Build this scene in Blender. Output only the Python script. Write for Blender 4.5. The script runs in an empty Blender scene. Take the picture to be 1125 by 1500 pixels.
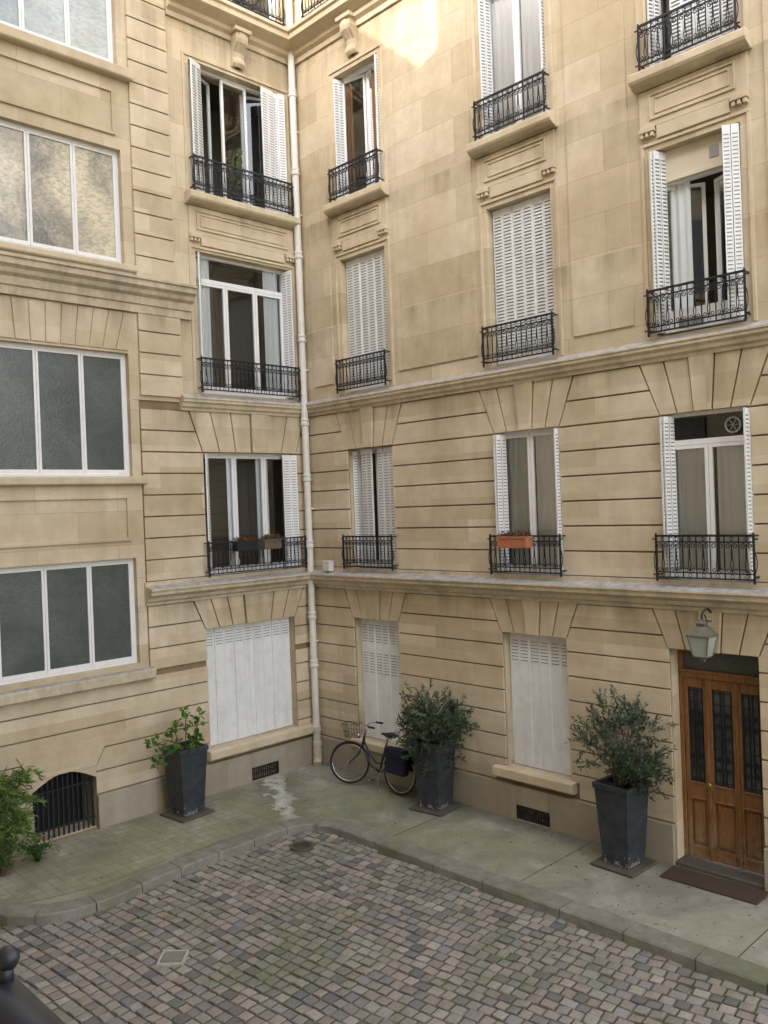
import bpy, bmesh, math, random
from mathutils import Vector, Matrix
rnd=random.Random(7)
SC=bpy.context.scene
COL=SC.collection
# ---------------------------------------------------------------- mesh builder
class MB:
    def __init__(s): s.v=[]; s.f=[]; s.m=[]; s.c=None
    def vert(s,p): s.v.append(tuple(p)); return len(s.v)-1
    def face(s,ids,m=0): s.f.append(tuple(ids)); s.m.append(m)
    def box(s,fn,a0,a1,b0,b1,c0,c1,m=0):
        i=len(s.v)
        for c in (c0,c1):
            for a,b in ((a0,b0),(a1,b0),(a1,b1),(a0,b1)): s.v.append(tuple(fn(a,b,c)))
        for q in ((0,3,2,1),(4,5,6,7),(0,1,5,4),(1,2,6,5),(2,3,7,6),(3,0,4,7)):
            s.face([i+k for k in q],m)
    def prism(s,fn,pts,b0,b1,m=0):
        n=len(pts); i=len(s.v)
        for b in (b0,b1):
            for a,c in pts: s.v.append(tuple(fn(a,b,c)))
        s.face([i+k for k in range(n)],m); s.face([i+n+k for k in range(n)][::-1],m)
        for k in range(n):
            k2=(k+1)%n; s.face([i+k,i+n+k,i+n+k2,i+k2],m)
    def quad(s,ps,m=0):
        i=len(s.v)
        for p in ps: s.v.append(tuple(p))
        s.face(range(i,i+len(ps)),m)
    def tube(s,pts,r,n=6,m=0,closed=False,fn=None):
        pts=[Vector(fn(*p)) if fn else Vector(p) for p in pts]
        N=len(pts); rs=r if isinstance(r,(list,tuple)) else [r]*N
        up=Vector((0,0,1)); prev=None; base=len(s.v)
        for k in range(N):
            if closed: t=pts[(k+1)%N]-pts[k-1]
            else: t=pts[min(k+1,N-1)]-pts[max(k-1,0)]
            if t.length<1e-9: t=Vector((0,0,1))
            t.normalize()
            if prev is None:
                a=t.cross(up)
                if a.length<.1: a=t.cross(Vector((1,0,0)))
            else:
                a=prev-t*prev.dot(t)
                if a.length<1e-6: a=t.cross(up)
            a.normalize(); prev=a; b=t.cross(a)
            for j in range(n):
                an=2*math.pi*(j+.5)/n
                s.v.append(tuple(pts[k]+(a*math.cos(an)+b*math.sin(an))*rs[k]))
        for k in range(N if closed else N-1):
            k2=(k+1)%N
            for j in range(n):
                j2=(j+1)%n
                s.face([base+k*n+j,base+k*n+j2,base+k2*n+j2,base+k2*n+j],m)
        if not closed:
            s.face([base+j for j in range(n)][::-1],m); s.face([base+(N-1)*n+j for j in range(n)],m)
    def sphere(s,c,r,m=0,nu=10,nv=7,sc=(1,1,1)):
        base=len(s.v)
        for i in range(nv+1):
            th=math.pi*i/nv
            for j in range(nu):
                ph=2*math.pi*j/nu
                s.v.append((c[0]+r*sc[0]*math.sin(th)*math.cos(ph),c[1]+r*sc[1]*math.sin(th)*math.sin(ph),c[2]+r*sc[2]*math.cos(th)))
        for i in range(nv):
            for j in range(nu):
                j2=(j+1)%nu
                s.face([base+i*nu+j,base+(i+1)*nu+j,base+(i+1)*nu+j2,base+i*nu+j2],m)
    def lathe(s,prof,c,m=0,n=14):
        base=len(s.v)
        for r,z in prof:
            for j in range(n):
                a=2*math.pi*j/n; s.v.append((c[0]+r*math.cos(a),c[1]+r*math.sin(a),c[2]+z))
        for i in range(len(prof)-1):
            for j in range(n):
                j2=(j+1)%n; s.face([base+i*n+j,base+i*n+j2,base+(i+1)*n+j2,base+(i+1)*n+j],m)
        s.face([base+j for j in range(n)][::-1],m); s.face([base+(len(prof)-1)*n+j for j in range(n)],m)
    def obj(s,name,mats,parent=None,bevel=0,smooth=False,recalc=True):
        me=bpy.data.meshes.new(name)
        me.from_pydata(s.v,[],s.f)
        if not isinstance(mats,(list,tuple)): mats=[mats]
        for m in mats: me.materials.append(m)
        if len(mats)>1: me.polygons.foreach_set('material_index',s.m)
        if s.c is not None:
            ca=me.color_attributes.new('Col','FLOAT_COLOR','POINT')
            fl=[]
            for c in s.c: fl+= [c[0],c[1],c[2],1.0]
            ca.data.foreach_set('color',fl)
        if recalc:
            bm=bmesh.new(); bm.from_mesh(me); bmesh.ops.recalc_face_normals(bm,faces=bm.faces); bm.to_mesh(me); bm.free()
        if smooth:
            me.polygons.foreach_set('use_smooth',[True]*len(me.polygons))
        me.update()
        o=bpy.data.objects.new(name,me); COL.objects.link(o)
        if parent: o.parent=parent
        if bevel:
            b=o.modifiers.new('bevel','BEVEL'); b.width=bevel; b.segments=1; b.limit_method='ANGLE'; b.angle_limit=.6
        return o
def XYZ(a,b,c): return (a,b,c)
def FR(u,d,z): return (u,-d,z)
def FL(u,d,z): return (d,u,z)
def empty(name,loc=(0,0,0),rot=(0,0,0),label=None,cat=None,group=None):
    e=bpy.data.objects.new(name,None); COL.objects.link(e); e.location=loc; e.rotation_euler=rot; e.empty_display_size=.2
    tag(e,label,cat,group); return e
def tag(o,label=None,cat=None,group=None,kind=None):
    if label: o['label']=label
    if cat: o['category']=cat
    if group: o['group']=group
    if kind: o['kind']=kind
    return o
# ---------------------------------------------------------------- materials
class NT:
    def __init__(s,name):
        s.mat=bpy.data.materials.new(name); s.mat.use_nodes=True; s.t=s.mat.node_tree; s.n=s.t.nodes; s.l=s.t.links
        s.b=s.n['Principled BSDF']; s.out=s.n['Material Output']
        s.tc=s.n.new('ShaderNodeTexCoord')
    def link(s,a,b): s.l.new(a,b)
    def setin(s,node,key,val):
        if isinstance(val,bpy.types.NodeSocket): s.l.new(val,node.inputs[key])
        else: node.inputs[key].default_value=val
    def mapping(s,scale=(1,1,1),rot=(0,0,0),vec=None):
        m=s.n.new('ShaderNodeMapping'); s.link(vec or s.tc.outputs['Object'],m.inputs[0]); m.inputs['Scale'].default_value=scale; m.inputs['Rotation'].default_value=rot; return m.outputs[0]
    def noise(s,scale=5,detail=4,rough=.6,vec=None,dist=0):
        n=s.n.new('ShaderNodeTexNoise'); s.link(vec or s.tc.outputs['Object'],n.inputs['Vector'])
        n.inputs['Scale'].default_value=scale; n.inputs['Detail'].default_value=min(detail,4); n.inputs['Roughness'].default_value=rough; n.inputs['Distortion'].default_value=dist
        return n.outputs['Fac']
    def ramp(s,fac,stops):
        r=s.n.new('ShaderNodeValToRGB'); s.link(fac,r.inputs[0]); e=r.color_ramp.elements
        while len(e)>1: e.remove(e[-1])
        e[0].position=stops[0][0]; e[0].color=tuple(stops[0][1])+(1,)
        for p,c in stops[1:]:
            x=e.new(p); x.color=tuple(c)+(1,)
        return r.outputs[0]
    def fr(s,fac,a,b,ya=0,yb=1):
        m=s.n.new('ShaderNodeMapRange'); s.setin(m,0,fac); m.inputs[1].default_value=a; m.inputs[2].default_value=b; m.inputs[3].default_value=ya; m.inputs[4].default_value=yb; return m.outputs[0]
    def mix(s,fac,a,b,mode='MIX'):
        m=s.n.new('ShaderNodeMix'); m.data_type='RGBA'; m.blend_type=mode
        s.setin(m,0,fac)
        for k,v in ((6,a),(7,b)):
            if isinstance(v,bpy.types.NodeSocket): s.link(v,m.inputs[k])
            else: m.inputs[k].default_value=tuple(v)+(1,)
        return m.outputs[2]
    def math(s,op,a,b=0):
        m=s.n.new('ShaderNodeMath'); m.operation=op; s.setin(m,0,a); s.setin(m,1,b); return m.outputs[0]
    def sep(s,vec=None):
        x=s.n.new('ShaderNodeSeparateXYZ'); s.link(vec or s.tc.outputs['Object'],x.inputs[0]); return x.outputs
    def comb(s,x,y,z=0.0):
        c=s.n.new('ShaderNodeCombineXYZ'); s.setin(c,0,x); s.setin(c,1,y); s.setin(c,2,z); return c.outputs[0]
    def bump(s,h,st=.3,dist=.02):
        b=s.n.new('ShaderNodeBump'); b.inputs['Strength'].default_value=st; b.inputs['Distance'].default_value=dist; s.link(h,b.inputs['Height']); s.link(b.outputs[0],s.b.inputs['Normal'])
    def fin(s,col=None,rough=.8,spec=.3,metal=0):
        if col is not None:
            if isinstance(col,bpy.types.NodeSocket): s.link(col,s.b.inputs['Base Color'])
            else: s.b.inputs['Base Color'].default_value=tuple(col)+(1,)
        s.setin(s.b,'Roughness',rough); s.b.inputs['Specular IOR Level'].default_value=spec; s.b.inputs['Metallic'].default_value=metal
        return s.mat
def facade_uv(n):
    p=n.sep(); u=n.math('ADD',p[0],p[1]); return u,p[2],n.comb(u,p[2])
def stone(name,base,bricks=None,dark=1.0,stain=.35,dirtz=False):
    n=NT(name); u,z,uv=facade_uv(n)
    big=n.noise(.55,4,.6); med=n.noise(3.2,4,.65); fine=n.noise(45,2,.6)
    streak=n.noise(1.0,4,.6,vec=n.mapping((2.6,2.6,.28)))
    c0=[x*dark for x in base]; c1=[x*dark*f for x,f in zip(base,(.83,.79,.72))]; c2=[min(1,x*dark*f) for x,f in zip(base,(1.08,1.10,1.15))]
    col=n.ramp(big,[(.3,c1),(.5,c0),(.7,c2)])
    col=n.mix(n.fr(med,.35,.75,0,.6),col,[x*.84 for x in c1])
    col=n.mix(n.fr(n.noise(1.7,4,.7,dist=1.0),.60,.70,0,.35),col,[x*f for x,f in zip(base,(1.1,1.15,1.25))])
    if bricks:
        w,hh,mort,amt=bricks
        b=n.n.new('ShaderNodeTexBrick'); n.link(uv,b.inputs['Vector']); b.inputs['Scale'].default_value=1
        b.inputs['Brick Width'].default_value=w; b.inputs['Row Height'].default_value=hh; b.inputs['Mortar Size'].default_value=mort; b.inputs['Mortar Smooth'].default_value=.3
        b.inputs['Color1'].default_value=(1-amt,1-amt*1.1,1-amt*1.35,1); b.inputs['Color2'].default_value=(1.07,1.08,1.12,1); b.inputs['Mortar'].default_value=(.74,.70,.62,1)
        b.inputs['Bias'].default_value=.1
        col=n.mix(1.0,col,b.outputs['Color'],'MULTIPLY')
    col=n.mix(n.fr(streak,.52,.78,0,stain),col,[x*.62 for x in c1])
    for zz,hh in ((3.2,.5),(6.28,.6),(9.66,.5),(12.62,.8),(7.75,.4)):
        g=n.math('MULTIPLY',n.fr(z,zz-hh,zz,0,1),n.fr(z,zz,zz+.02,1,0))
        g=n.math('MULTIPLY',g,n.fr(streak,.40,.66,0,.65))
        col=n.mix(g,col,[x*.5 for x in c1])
    if dirtz:
        low=n.fr(z,-.1,1.1,1,0); d=n.math('MULTIPLY',low,n.fr(n.noise(2.2,4,.7),.3,.7,.25,1))
        col=n.mix(n.math('MULTIPLY',d,.6),col,(.20,.185,.145))
    n.bump(n.math('ADD',n.math('MULTIPLY',fine,.5),med),.3,.012)
    return n.fin(col,.88,.2)
SB=(.605,.508,.362)
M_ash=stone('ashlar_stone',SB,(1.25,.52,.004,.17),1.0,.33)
M_blk=stone('rusticated_stone',SB,(1.5,.335,.0,.17),1.0,.33,True)
M_trim=stone('trim_stone',(.61,.515,.37),None,1.0,.38)
M_pl=stone('plinth_stone',(.43,.375,.29),(1.3,.9,.004,.14),.95,.4,True)
M_gro=stone('groove_stone',(.29,.21,.13),None,.9,.4)
def ledge_mat():
    n=NT('weathered_ledge'); u,z,uv=facade_uv(n)
    g=n.n.new('ShaderNodeNewGeometry'); nz=n.sep(g.outputs['Normal'])[2]
    st=n.noise(1.3,4,.7,vec=n.mapping((2,2,.3))); md=n.noise(9,4,.7)
    col=n.ramp(md,[(.3,(.46,.385,.28)),(.6,(.60,.51,.37))])
    col=n.mix(n.fr(st,.45,.7,0,.65),col,(.27,.24,.19))
    col=n.mix(n.fr(nz,.6,.9,0,.9),col,n.ramp(md,[(.3,(.22,.21,.21)),(.7,(.46,.45,.44))]))
    n.bump(md,.3,.01); return n.fin(col,.85,.25)
M_led=ledge_mat()
def paint(name,base,dirt=.3,rough=.5,dc=(.45,.42,.36),sc=6):
    n=NT(name); a=n.noise(sc,4,.7); b=n.noise(1.2,4,.65,vec=n.mapping((6,6,.6)))
    col=n.mix(n.math('MULTIPLY',n.fr(a,.45,.75),dirt),base,dc)
    col=n.mix(n.math('MULTIPLY',n.fr(b,.5,.75),dirt),col,dc)
    n.bump(a,.08,.005); return n.fin(col,rough,.4)
M_white=paint('white_paint',(.80,.80,.81),.15,.45)
M_shut=paint('shutter_paint',(.75,.76,.77),.32,.5)
M_slot=paint('shutter_slot',(.27,.27,.28),.2,.7)
M_pipe=paint('pipe_paint',(.67,.64,.59),.4,.5)
M_pipe2=paint('pipe_paint_low',(.52,.45,.34),.5,.6)
M_iron=paint('wrought_iron',(.012,.014,.020),.25,.42,(.045,.04,.04))
M_dark=paint('dark_void',(.012,.012,.012),.1,.9,(.02,.02,.02))
M_zinc=paint('zinc',(.22,.23,.24),.3,.5)
M_black=paint('black_paint',(.02,.022,.03),.15,.3,(.05,.05,.05))
M_rub=paint('rubber',(.02,.02,.02),.2,.8,(.05,.05,.045))
M_chr=NT('chrome').fin((.55,.55,.55),.25,.5,1)
M_blue=paint('blue_fabric',(.006,.008,.024),.25,.8,(.02,.02,.035))
M_terra=paint('terracotta',(.42,.15,.07),.4,.8,(.25,.14,.09))
M_brass=NT('brass').fin((.5,.36,.14),.35,.5,1)
M_rust=paint('iron_cover',(.085,.07,.058),.5,.7,(.14,.115,.09))
M_mat=paint('coir_mat',(.055,.035,.025),.5,.95,(.09,.06,.04),40)
M_beige=paint('beige_blind',(.62,.55,.42),.2,.6)
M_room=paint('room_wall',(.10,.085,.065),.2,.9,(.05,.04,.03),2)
M_lampglass=NT('lantern_glass').fin((.36,.39,.36),.15,.6)
def glass():
    n=NT('window_glass'); n.n.remove(n.b)
    t=n.n.new('ShaderNodeBsdfTransparent'); t.inputs[0].default_value=(.98,.99,.99,1)
    g=n.n.new('ShaderNodeBsdfGlossy'); g.inputs['Roughness'].default_value=.02; g.inputs['Color'].default_value=(.95,.97,1,1)
    bp=n.n.new('ShaderNodeBump'); bp.inputs['Strength'].default_value=.08; bp.inputs['Distance'].default_value=.03
    n.link(n.noise(1.6,2,.5),bp.inputs['Height']); n.link(bp.outputs[0],g.inputs['Normal'])
    f=n.n.new('ShaderNodeFresnel'); f.inputs[0].default_value=1.55
    m=n.n.new('ShaderNodeMixShader'); n.link(n.math('ADD',n.math('MULTIPLY',f.outputs[0],1.2),.03),m.inputs[0]); n.link(t.outputs[0],m.inputs[1]); n.link(g.outputs[0],m.inputs[2]); n.link(m.outputs[0],n.out.inputs[0])
    return n.mat
M_glass=glass()
def frosted(name,c0,c1,rough,bs,scale=40,st=.3,blot=1.3):
    n=NT(name); a=n.noise(blot,4,.6,dist=.5); w=n.noise(scale,3,.6)
    dg=n.noise(14,2,.5,vec=n.mapping((1,1,2.2),(.6,0,0)))
    col=n.mix(n.fr(dg,.42,.62,0,.35),n.ramp(a,[(.38,c0),(.62,c1)]),[x*.7 for x in c0]); n.bump(w,st,.01); return n.fin(col,rough,bs)
M_fro=frosted('frosted_glass',(.060,.074,.070),(.10,.115,.11),.28,.6,26,.35)
M_fro2=frosted('hammered_glass_reflection',(.16,.16,.145),(.66,.60,.46),.12,.8,16,.6,.9)  # cream blotches paint a sunlit reflection into the glass colour
M_fro3=frosted('ribbed_glass',(.30,.34,.36),(.44,.49,.50),.2,.7,20,.4)
M_dgl=frosted('door_glass',(.05,.055,.055),(.12,.13,.125),.2,.6,20,.3)
def fabric(name,c,tr=.35):
    n=NT(name); a=n.noise(8,4,.6); col=n.mix(n.fr(a,.3,.7,0,.3),c,[x*.88 for x in c]); n.fin(col,.9,.1); return n.mat
M_curt=fabric('sheer_curtain',(.91,.93,.97)); M_curt2=fabric('lampglow_brown_curtain',(.20,.11,.055)); M_curt3=fabric('grey_curtain',(.66,.69,.70))  # brown curtain colour stands in for warm lamplight in the room
def wood():
    n=NT('varnished_oak'); g=n.noise(6,4,.65,vec=n.mapping((9,9,.7)),dist=.6); f=n.noise(60,3,.5,vec=n.mapping((6,6,.4)))
    col=n.ramp(g,[(.3,(.12,.055,.02)),(.55,(.225,.105,.038)),(.75,(.30,.155,.062))])
    z=n.sep()[2]; col=n.mix(n.math('MULTIPLY',n.fr(z,0,.6,.85,0),n.fr(n.noise(7,4,.7),.4,.62)),col,(.30,.25,.19))
    n.bump(f,.2,.005); return n.fin(col,.5,.35)
M_wood=wood()
def pot_mat():
    n=NT('planter_paint'); a=n.noise(5,4,.7); b=n.noise(16,4,.75); z=n.sep()[2]
    col=n.mix(n.fr(a,.35,.7),(.022,.027,.035),(.05,.057,.066))
    chip=n.fr(n.math('ADD',b,n.fr(z,0,.3,.10,-.14)),.60,.64)
    col=n.mix(n.math('MULTIPLY',chip,.7),col,(.36,.34,.31)); n.bump(b,.15,.006); return n.fin(col,.5,.35)
M_pot=pot_mat()
M_soil=paint('soil',(.05,.035,.022),.4,.95,(.09,.07,.05),20)
M_bark=paint('bark',(.14,.11,.075),.5,.9,(.07,.055,.04),25)
def leafmat(name,stops,tr=.25):
    n=NT(name); a=n.n.new('ShaderNodeAttribute'); a.attribute_name='Col'
    col=n.ramp(n.sep(a.outputs['Color'])[0],stops); n.fin(col,.55,.35)
    t=n.n.new('ShaderNodeBsdfTranslucent'); n.link(col,t.inputs[0]); m=n.n.new('ShaderNodeMixShader'); m.inputs[0].default_value=tr
    n.link(n.b.outputs[0],m.inputs[1]); n.link(t.outputs[0],m.inputs[2]); n.link(m.outputs[0],n.out.inputs[0]); return n.mat
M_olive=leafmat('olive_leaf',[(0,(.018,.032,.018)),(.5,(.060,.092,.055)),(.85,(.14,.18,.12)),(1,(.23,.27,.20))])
M_broad=leafmat('broad_leaf',[(0,(.025,.07,.012)),(.6,(.07,.17,.028)),(1,(.15,.27,.05))],.35)
M_bamb=leafmat('bamboo_leaf',[(0,(.05,.10,.025)),(.6,(.14,.23,.05)),(1,(.30,.38,.11))],.35)
M_dry=leafmat('dry_leaf',[(0,(.06,.03,.02)),(.6,(.16,.09,.05)),(1,(.26,.17,.09))])
M_red=NT('red_petal').fin((.6,.02,.02),.6,.3)
def sett_mat():
    n=NT('stone_setts'); a=n.n.new('ShaderNodeAttribute'); a.attribute_name='Col'
    f=n.noise(38,4,.7); g=n.noise(.8,4,.65,dist=.4); md=n.noise(6,4,.7)
    col=n.mix(n.fr(f,.3,.75,0,.5),a.outputs['Color'],(.13,.115,.10))
    col=n.mix(n.math('MULTIPLY',n.fr(g,.48,.66),n.fr(md,.3,.65,.15,.7)),col,(.125,.14,.065))
    n.bump(f,.5,.012); return n.fin(col,n.fr(f,.3,.7,.55,.85),.35)
M_sett=sett_mat()
def joint_mat():
    n=NT('sett_joint_earth'); a=n.noise(9,4,.7); g=n.noise(.8,4,.65,dist=.4)
    col=n.mix(n.fr(g,.42,.6),n.ramp(a,[(.3,(.09,.078,.06)),(.7,(.20,.175,.14))]),(.095,.12,.04)); n.bump(a,.5,.02); return n.fin(col,.95,.1)
M_joint=joint_mat()
def walk_mat(name,tile=False):
    n=NT(name); p=n.sep(); a=n.noise(1.1,4,.65,dist=.5); f=n.noise(70,3,.7); b=n.noise(4.5,4,.7)
    col=n.ramp(b,[(.3,(.28,.265,.215)),(.7,(.42,.40,.335))])
    if tile:
        br=n.n.new('ShaderNodeTexBrick'); n.link(n.mapping((1,1,1),(0,0,0)),br.inputs['Vector']); br.offset=0; br.inputs['Scale'].default_value=1
        br.inputs['Brick Width'].default_value=.15; br.inputs['Row Height'].default_value=.15; br.inputs['Mortar Size'].default_value=.006
        br.inputs['Color1'].default_value=(.9,.9,.86,1); br.inputs['Color2'].default_value=(1.08,1.06,1.0,1); br.inputs['Mortar'].default_value=(.62,.62,.5,1)
        col=n.mix(1,col,br.outputs[0],'MULTIPLY')
    green=n.math('MULTIPLY',n.fr(a,.36,.56),n.fr(b,.25,.65,.5,1))
    near=n.fr(n.math('ABSOLUTE',n.math('SUBTRACT',p[0],3.2)),0.5,4.5,1,.3)
    col=n.mix(n.math('MULTIPLY',green,n.math('MULTIPLY',near,.85)),col,(.175,.19,.08))
    col=n.mix(n.fr(n.noise(.9,4,.65,dist=.6),.48,.66,0,.65),col,(.155,.145,.115))
    wob=n.math('MULTIPLY',n.math('SUBTRACT',n.noise(3,4,.65),.5),.9)
    dx=n.math('DIVIDE',n.math('ADD',n.math('ADD',p[0],n.math('MULTIPLY',p[1],1.6)),1.64),1.9)
    dx=n.math('ADD',dx,wob)
    yw=n.math('MULTIPLY',n.fr(p[1],-2.3,-2.0,0,1),n.fr(p[1],-1.0,-.7,1,0))
    wet=n.math('MULTIPLY',n.fr(n.math('ABSOLUTE',dx),.2,.5,1,0),yw)
    col=n.mix(n.math('MULTIPLY',wet,.6),col,(.12,.125,.07))
    tr=n.math('MULTIPLY',n.fr(n.math('ABSOLUTE',dx),.07,.17,1,0),n.fr(n.noise(6,4,.7),.35,.55,.3,1))
    col=n.mix(n.math('MULTIPLY',n.math('MULTIPLY',tr,yw),.9),col,(.62,.61,.54))
    foot=n.math('ADD',n.math('ABSOLUTE',p[0]),n.math('ABSOLUTE',p[1]))
    col=n.mix(n.math('MULTIPLY',n.fr(foot,.5,1.3,1,0),n.fr(b,.35,.6,.1,.8)),col,(.50,.50,.44))
    col=n.mix(n.fr(f,.35,.8,0,.45),col,(.18,.165,.13))
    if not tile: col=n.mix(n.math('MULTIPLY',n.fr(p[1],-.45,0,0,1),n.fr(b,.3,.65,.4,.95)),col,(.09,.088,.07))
    n.bump(n.math('ADD',f,b),.3,.01); return n.fin(col,.85,.3)
M_walk=walk_mat('pavement_concrete'); M_tile=walk_mat('pavement_tile',True)
def kerb_mat():
    n=NT('granite_kerb'); b=n.noise(6,4,.7); f=n.noise(90,3,.6); a=n.noise(1.3,4,.6)
    col=n.ramp(b,[(.3,(.18,.165,.14)),(.7,(.30,.28,.245))]); col=n.mix(n.fr(f,.4,.7,0,.4),col,(.11,.105,.095)); col=n.mix(n.fr(a,.45,.65,0,.6),col,(.13,.145,.07))
    n.bump(n.math('ADD',f,b),.3,.01); return n.fin(col,.8,.3)
M_kerb=kerb_mat()
M_frame=paint('plate_frame',(.45,.42,.36),.3,.8,(.3,.28,.23))
# ---------------------------------------------------------------- building
B=empty('apartment_building',(0,0,0),label='cream limestone apartment building around a courtyard corner',cat='building')
ZT=17.0
cols_R=[(1.09,2.18),(4.31,5.42),(6.92,8.03)]
OR=[]
for i,(a,b) in enumerate(cols_R):
    OR.append((a,b,[.60,.73,0.0][i],2.70)); OR.append((a,b,3.54,5.61)); OR.append((a,b,6.58,8.88)); OR.append((a,b,9.84,12.03)); OR.append((a,b,13.15,15.2))
OL=[(-2.27,-.43,.72,2.70),(-2.20,-.27,3.54,5.61),(-2.20,-.27,6.58,8.91),(-2.20,-.27,9.84,12.05),(-2.2,-.27,13.15,15.2)]
SW=(-6.27,-3.47)
OS=[(SW[0],SW[1],2.33,3.95),(SW[0],SW[1],5.21,7.10),(SW[0],SW[1],8.47,10.22),(SW[0],SW[1],11.52,13.3)]
CEL=[(-5.20,-4.25,0.02,.94)]
def wall_grid(mb,fn,u0,u1,z0,z1,d,ops,m=0,back=-.45):
    us=sorted({u0,u1}|{x for o in ops for x in o[:2] if u0<x<u1}); zs=sorted({z0,z1}|{x for o in ops for x in o[2:4] if z0<x<z1})
    for i in range(len(us)-1):
        for j in range(len(zs)-1):
            cu=(us[i]+us[i+1])/2; cz=(zs[j]+zs[j+1])/2
            if any(o[0]<cu<o[1] and o[2]<cz<o[3] for o in ops): continue
            mb.quad([fn(us[i],d,zs[j]),fn(us[i+1],d,zs[j]),fn(us[i+1],d,zs[j+1]),fn(us[i],d,zs[j+1])],m)
    for o in ops:
        a,b,c,e=o[:4]; c2=max(c,z0); e2=min(e,z1)
        if c2>=e2: continue
        mb.quad([fn(a,d,c2),fn(a,back,c2),fn(a,back,e2),fn(a,d,e2)],0); mb.quad([fn(b,d,c2),fn(b,back,c2),fn(b,back,e2),fn(b,d,e2)],0)
        if c>z0: mb.quad([fn(a,d,c),fn(b,d,c),fn(b,back,c),fn(a,back,c)],0)
        if e<z1: mb.quad([fn(a,d,e),fn(b,d,e),fn(b,back,e),fn(a,back,e)],0)
mb=MB()
GD=-.032
wall_grid(mb,FR,GD,12.5,-.3,6.4,GD,OR,1)
wall_grid(mb,FL,-10.0,0,-.3,6.4,GD,OL+OS+CEL,1)
wall_grid(mb,FR,0,12.5,6.4,ZT,0,OR,0)
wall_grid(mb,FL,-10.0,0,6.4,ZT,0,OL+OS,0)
mb.box(XYZ,-9,0,-10,9,ZT,ZT+.3,0); mb.box(XYZ,.0,12.5,0,9,ZT,ZT+.3,0)
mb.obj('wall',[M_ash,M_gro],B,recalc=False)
def merge_blocked(u0,u1,blk):
    segs=[(u0,u1)]
    for a,b in blk:
        ns=[]
        for s,e in segs:
            if b<=s or a>=e: ns.append((s,e)); continue
            if a>s: ns.append((s,a))
            if b<e: ns.append((b,e))
        segs=ns
    return segs
def courses(mb,fn,u0,u1,z0,z1,pitch,ops,fans,gap=.011,d0=-.05,d1=0.0):
    z=z0
    while z<z1-.05:
        za=z+gap; zb=min(z+pitch,z1)-gap
        ks=sorted({za,zb}|{f[2] for f in fans if za<f[2]<zb}|{o[2] for o in ops if za<o[2]<zb}|{o[3] for o in ops if za<o[3]<zb})
        slabs=[(ks[i],ks[i+1]) for i in range(len(ks)-1)]
        for sa,sb in slabs:
            mid=(sa+sb)/2; blk=[]
            for o in ops:
                if o[2]<mid<o[3]: blk.append((o[0],o[0],o[1],o[1]))
            for f in fans:
                a,b,zt,zo,sp=f
                if zt<mid<zo:
                    ka=(sa-zt)/(zo-zt)*sp; kb=(sb-zt)/(zo-zt)*sp
                    blk.append((a-ka-gap*1.5,a-kb-gap*1.5,b+ka+gap*1.5,b+kb+gap*1.5))
            blk.sort(); cur=(u0,u0)
            for q in blk+[(u1,u1,u1,u1)]:
                la,lb=cur; ra,rb=q[0],q[1]
                if min(ra,rb)-max(la,lb)>.02:
                    mb.prism(fn,[(la,sa),(ra,sa),(rb,sb),(lb,sb)],d0,d1)
                cur=(q[2],q[3])
        z+=pitch
def fan(mb,fn,a,b,zt,zo,sp,n=5,d1=0.004,key=.035,gap=.010):
    w=b-a; c=(a+b)/2; k=(w/2+sp)/(w/2)
    for i in range(n):
        l=a+w*i/n; r=a+w*(i+1)/n
        dd=key if i==n//2 else d1
        lt=c+(l-c)*k; rt=c+(r-c)*k
        mb.prism(fn,[(l+(gap if i else 0),zt),(r-(gap if i<n-1 else 0),zt),(rt-gap,zo),(lt+gap,zo)],-.05,dd)
mb=MB()
fansR=[]; 
for a,b in cols_R:
    fansR.append((a,b,2.70,3.19,.20)); fansR.append((a,b,5.61,6.27,.26))
fansL=[(-2.27,-.43,2.70,3.19,.22),(-2.20,-.27,5.61,6.27,.24)]
opsC=[(o[0],o[1],o[2]-.01,o[3]) for o in OR]
courses(mb,FR,.012,12.5,.50,3.19,.336,opsC+[(4.10,5.55,.5,.74),(.95,2.3,.5,.60)],[f for f in fansR if f[3]<4])
courses(mb,FR,.012,12.5,3.56,6.27,.3388,opsC,[f for f in fansR if f[3]>4])
OLx=OL+[(-2.36,-.2,.5,.72)]
celfan=(-5.2,-4.25,.94,1.32,.22)
courses(mb,FL,-10,-.012,.50,2.10,.336,OLx+CEL,[fansL[0],celfan])
courses(mb,FL,-3.3,-.012,2.18,3.19,.336,OLx,[fansL[0]])
courses(mb,FL,-3.3,-.012,3.56,6.27,.3388,OL,[fansL[1]])
courses(mb,FL,-3.3,-2.56,6.46,7.98,.336,[],[],d0=-.01,d1=.045)
courses(mb,FL,-3.3,-2.62,8.30,14.4,.336,[],[],d0=-.01,d1=.045)
for f in fansR: fan(mb,FR,*f)
for f in fansL: fan(mb,FL,*f,n=7 if f[3]<4 else 6)
fan(mb,FL,*celfan,n=1,key=.02)
fan(mb,FL,SW[0],SW[1],7.14,7.72,.18,n=13,key=.02,d1=.02)
for sgn,u in ((1,-5.2),(-1,-4.25)):
    pts=[(u,.94)]
    for k in range(7):
        t=k/6; uu=u+sgn*.475*t; pts.append((uu,.76+.18*math.sin(t*math.pi/2)))
    mb.prism(FL,pts,-.12,-.001)
mb.obj('rusticated_stonework',M_blk,B,bevel=.006)
for a,b,c,e in ((-10,-3.32,2.12,2.33),(-10,-3.32,3.95,5.21),(-10,SW[0],2.33,3.95),(SW[1],-3.32,2.33,3.95),(SW[1],-3.32,5.21,6.40),(-10,SW[0],5.21,6.40)):
    mb=MB(); mb.box(FL,a,b,-.04,-.006,c,e); mb.obj('wall_panel',M_ash,B,bevel=.004)
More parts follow.
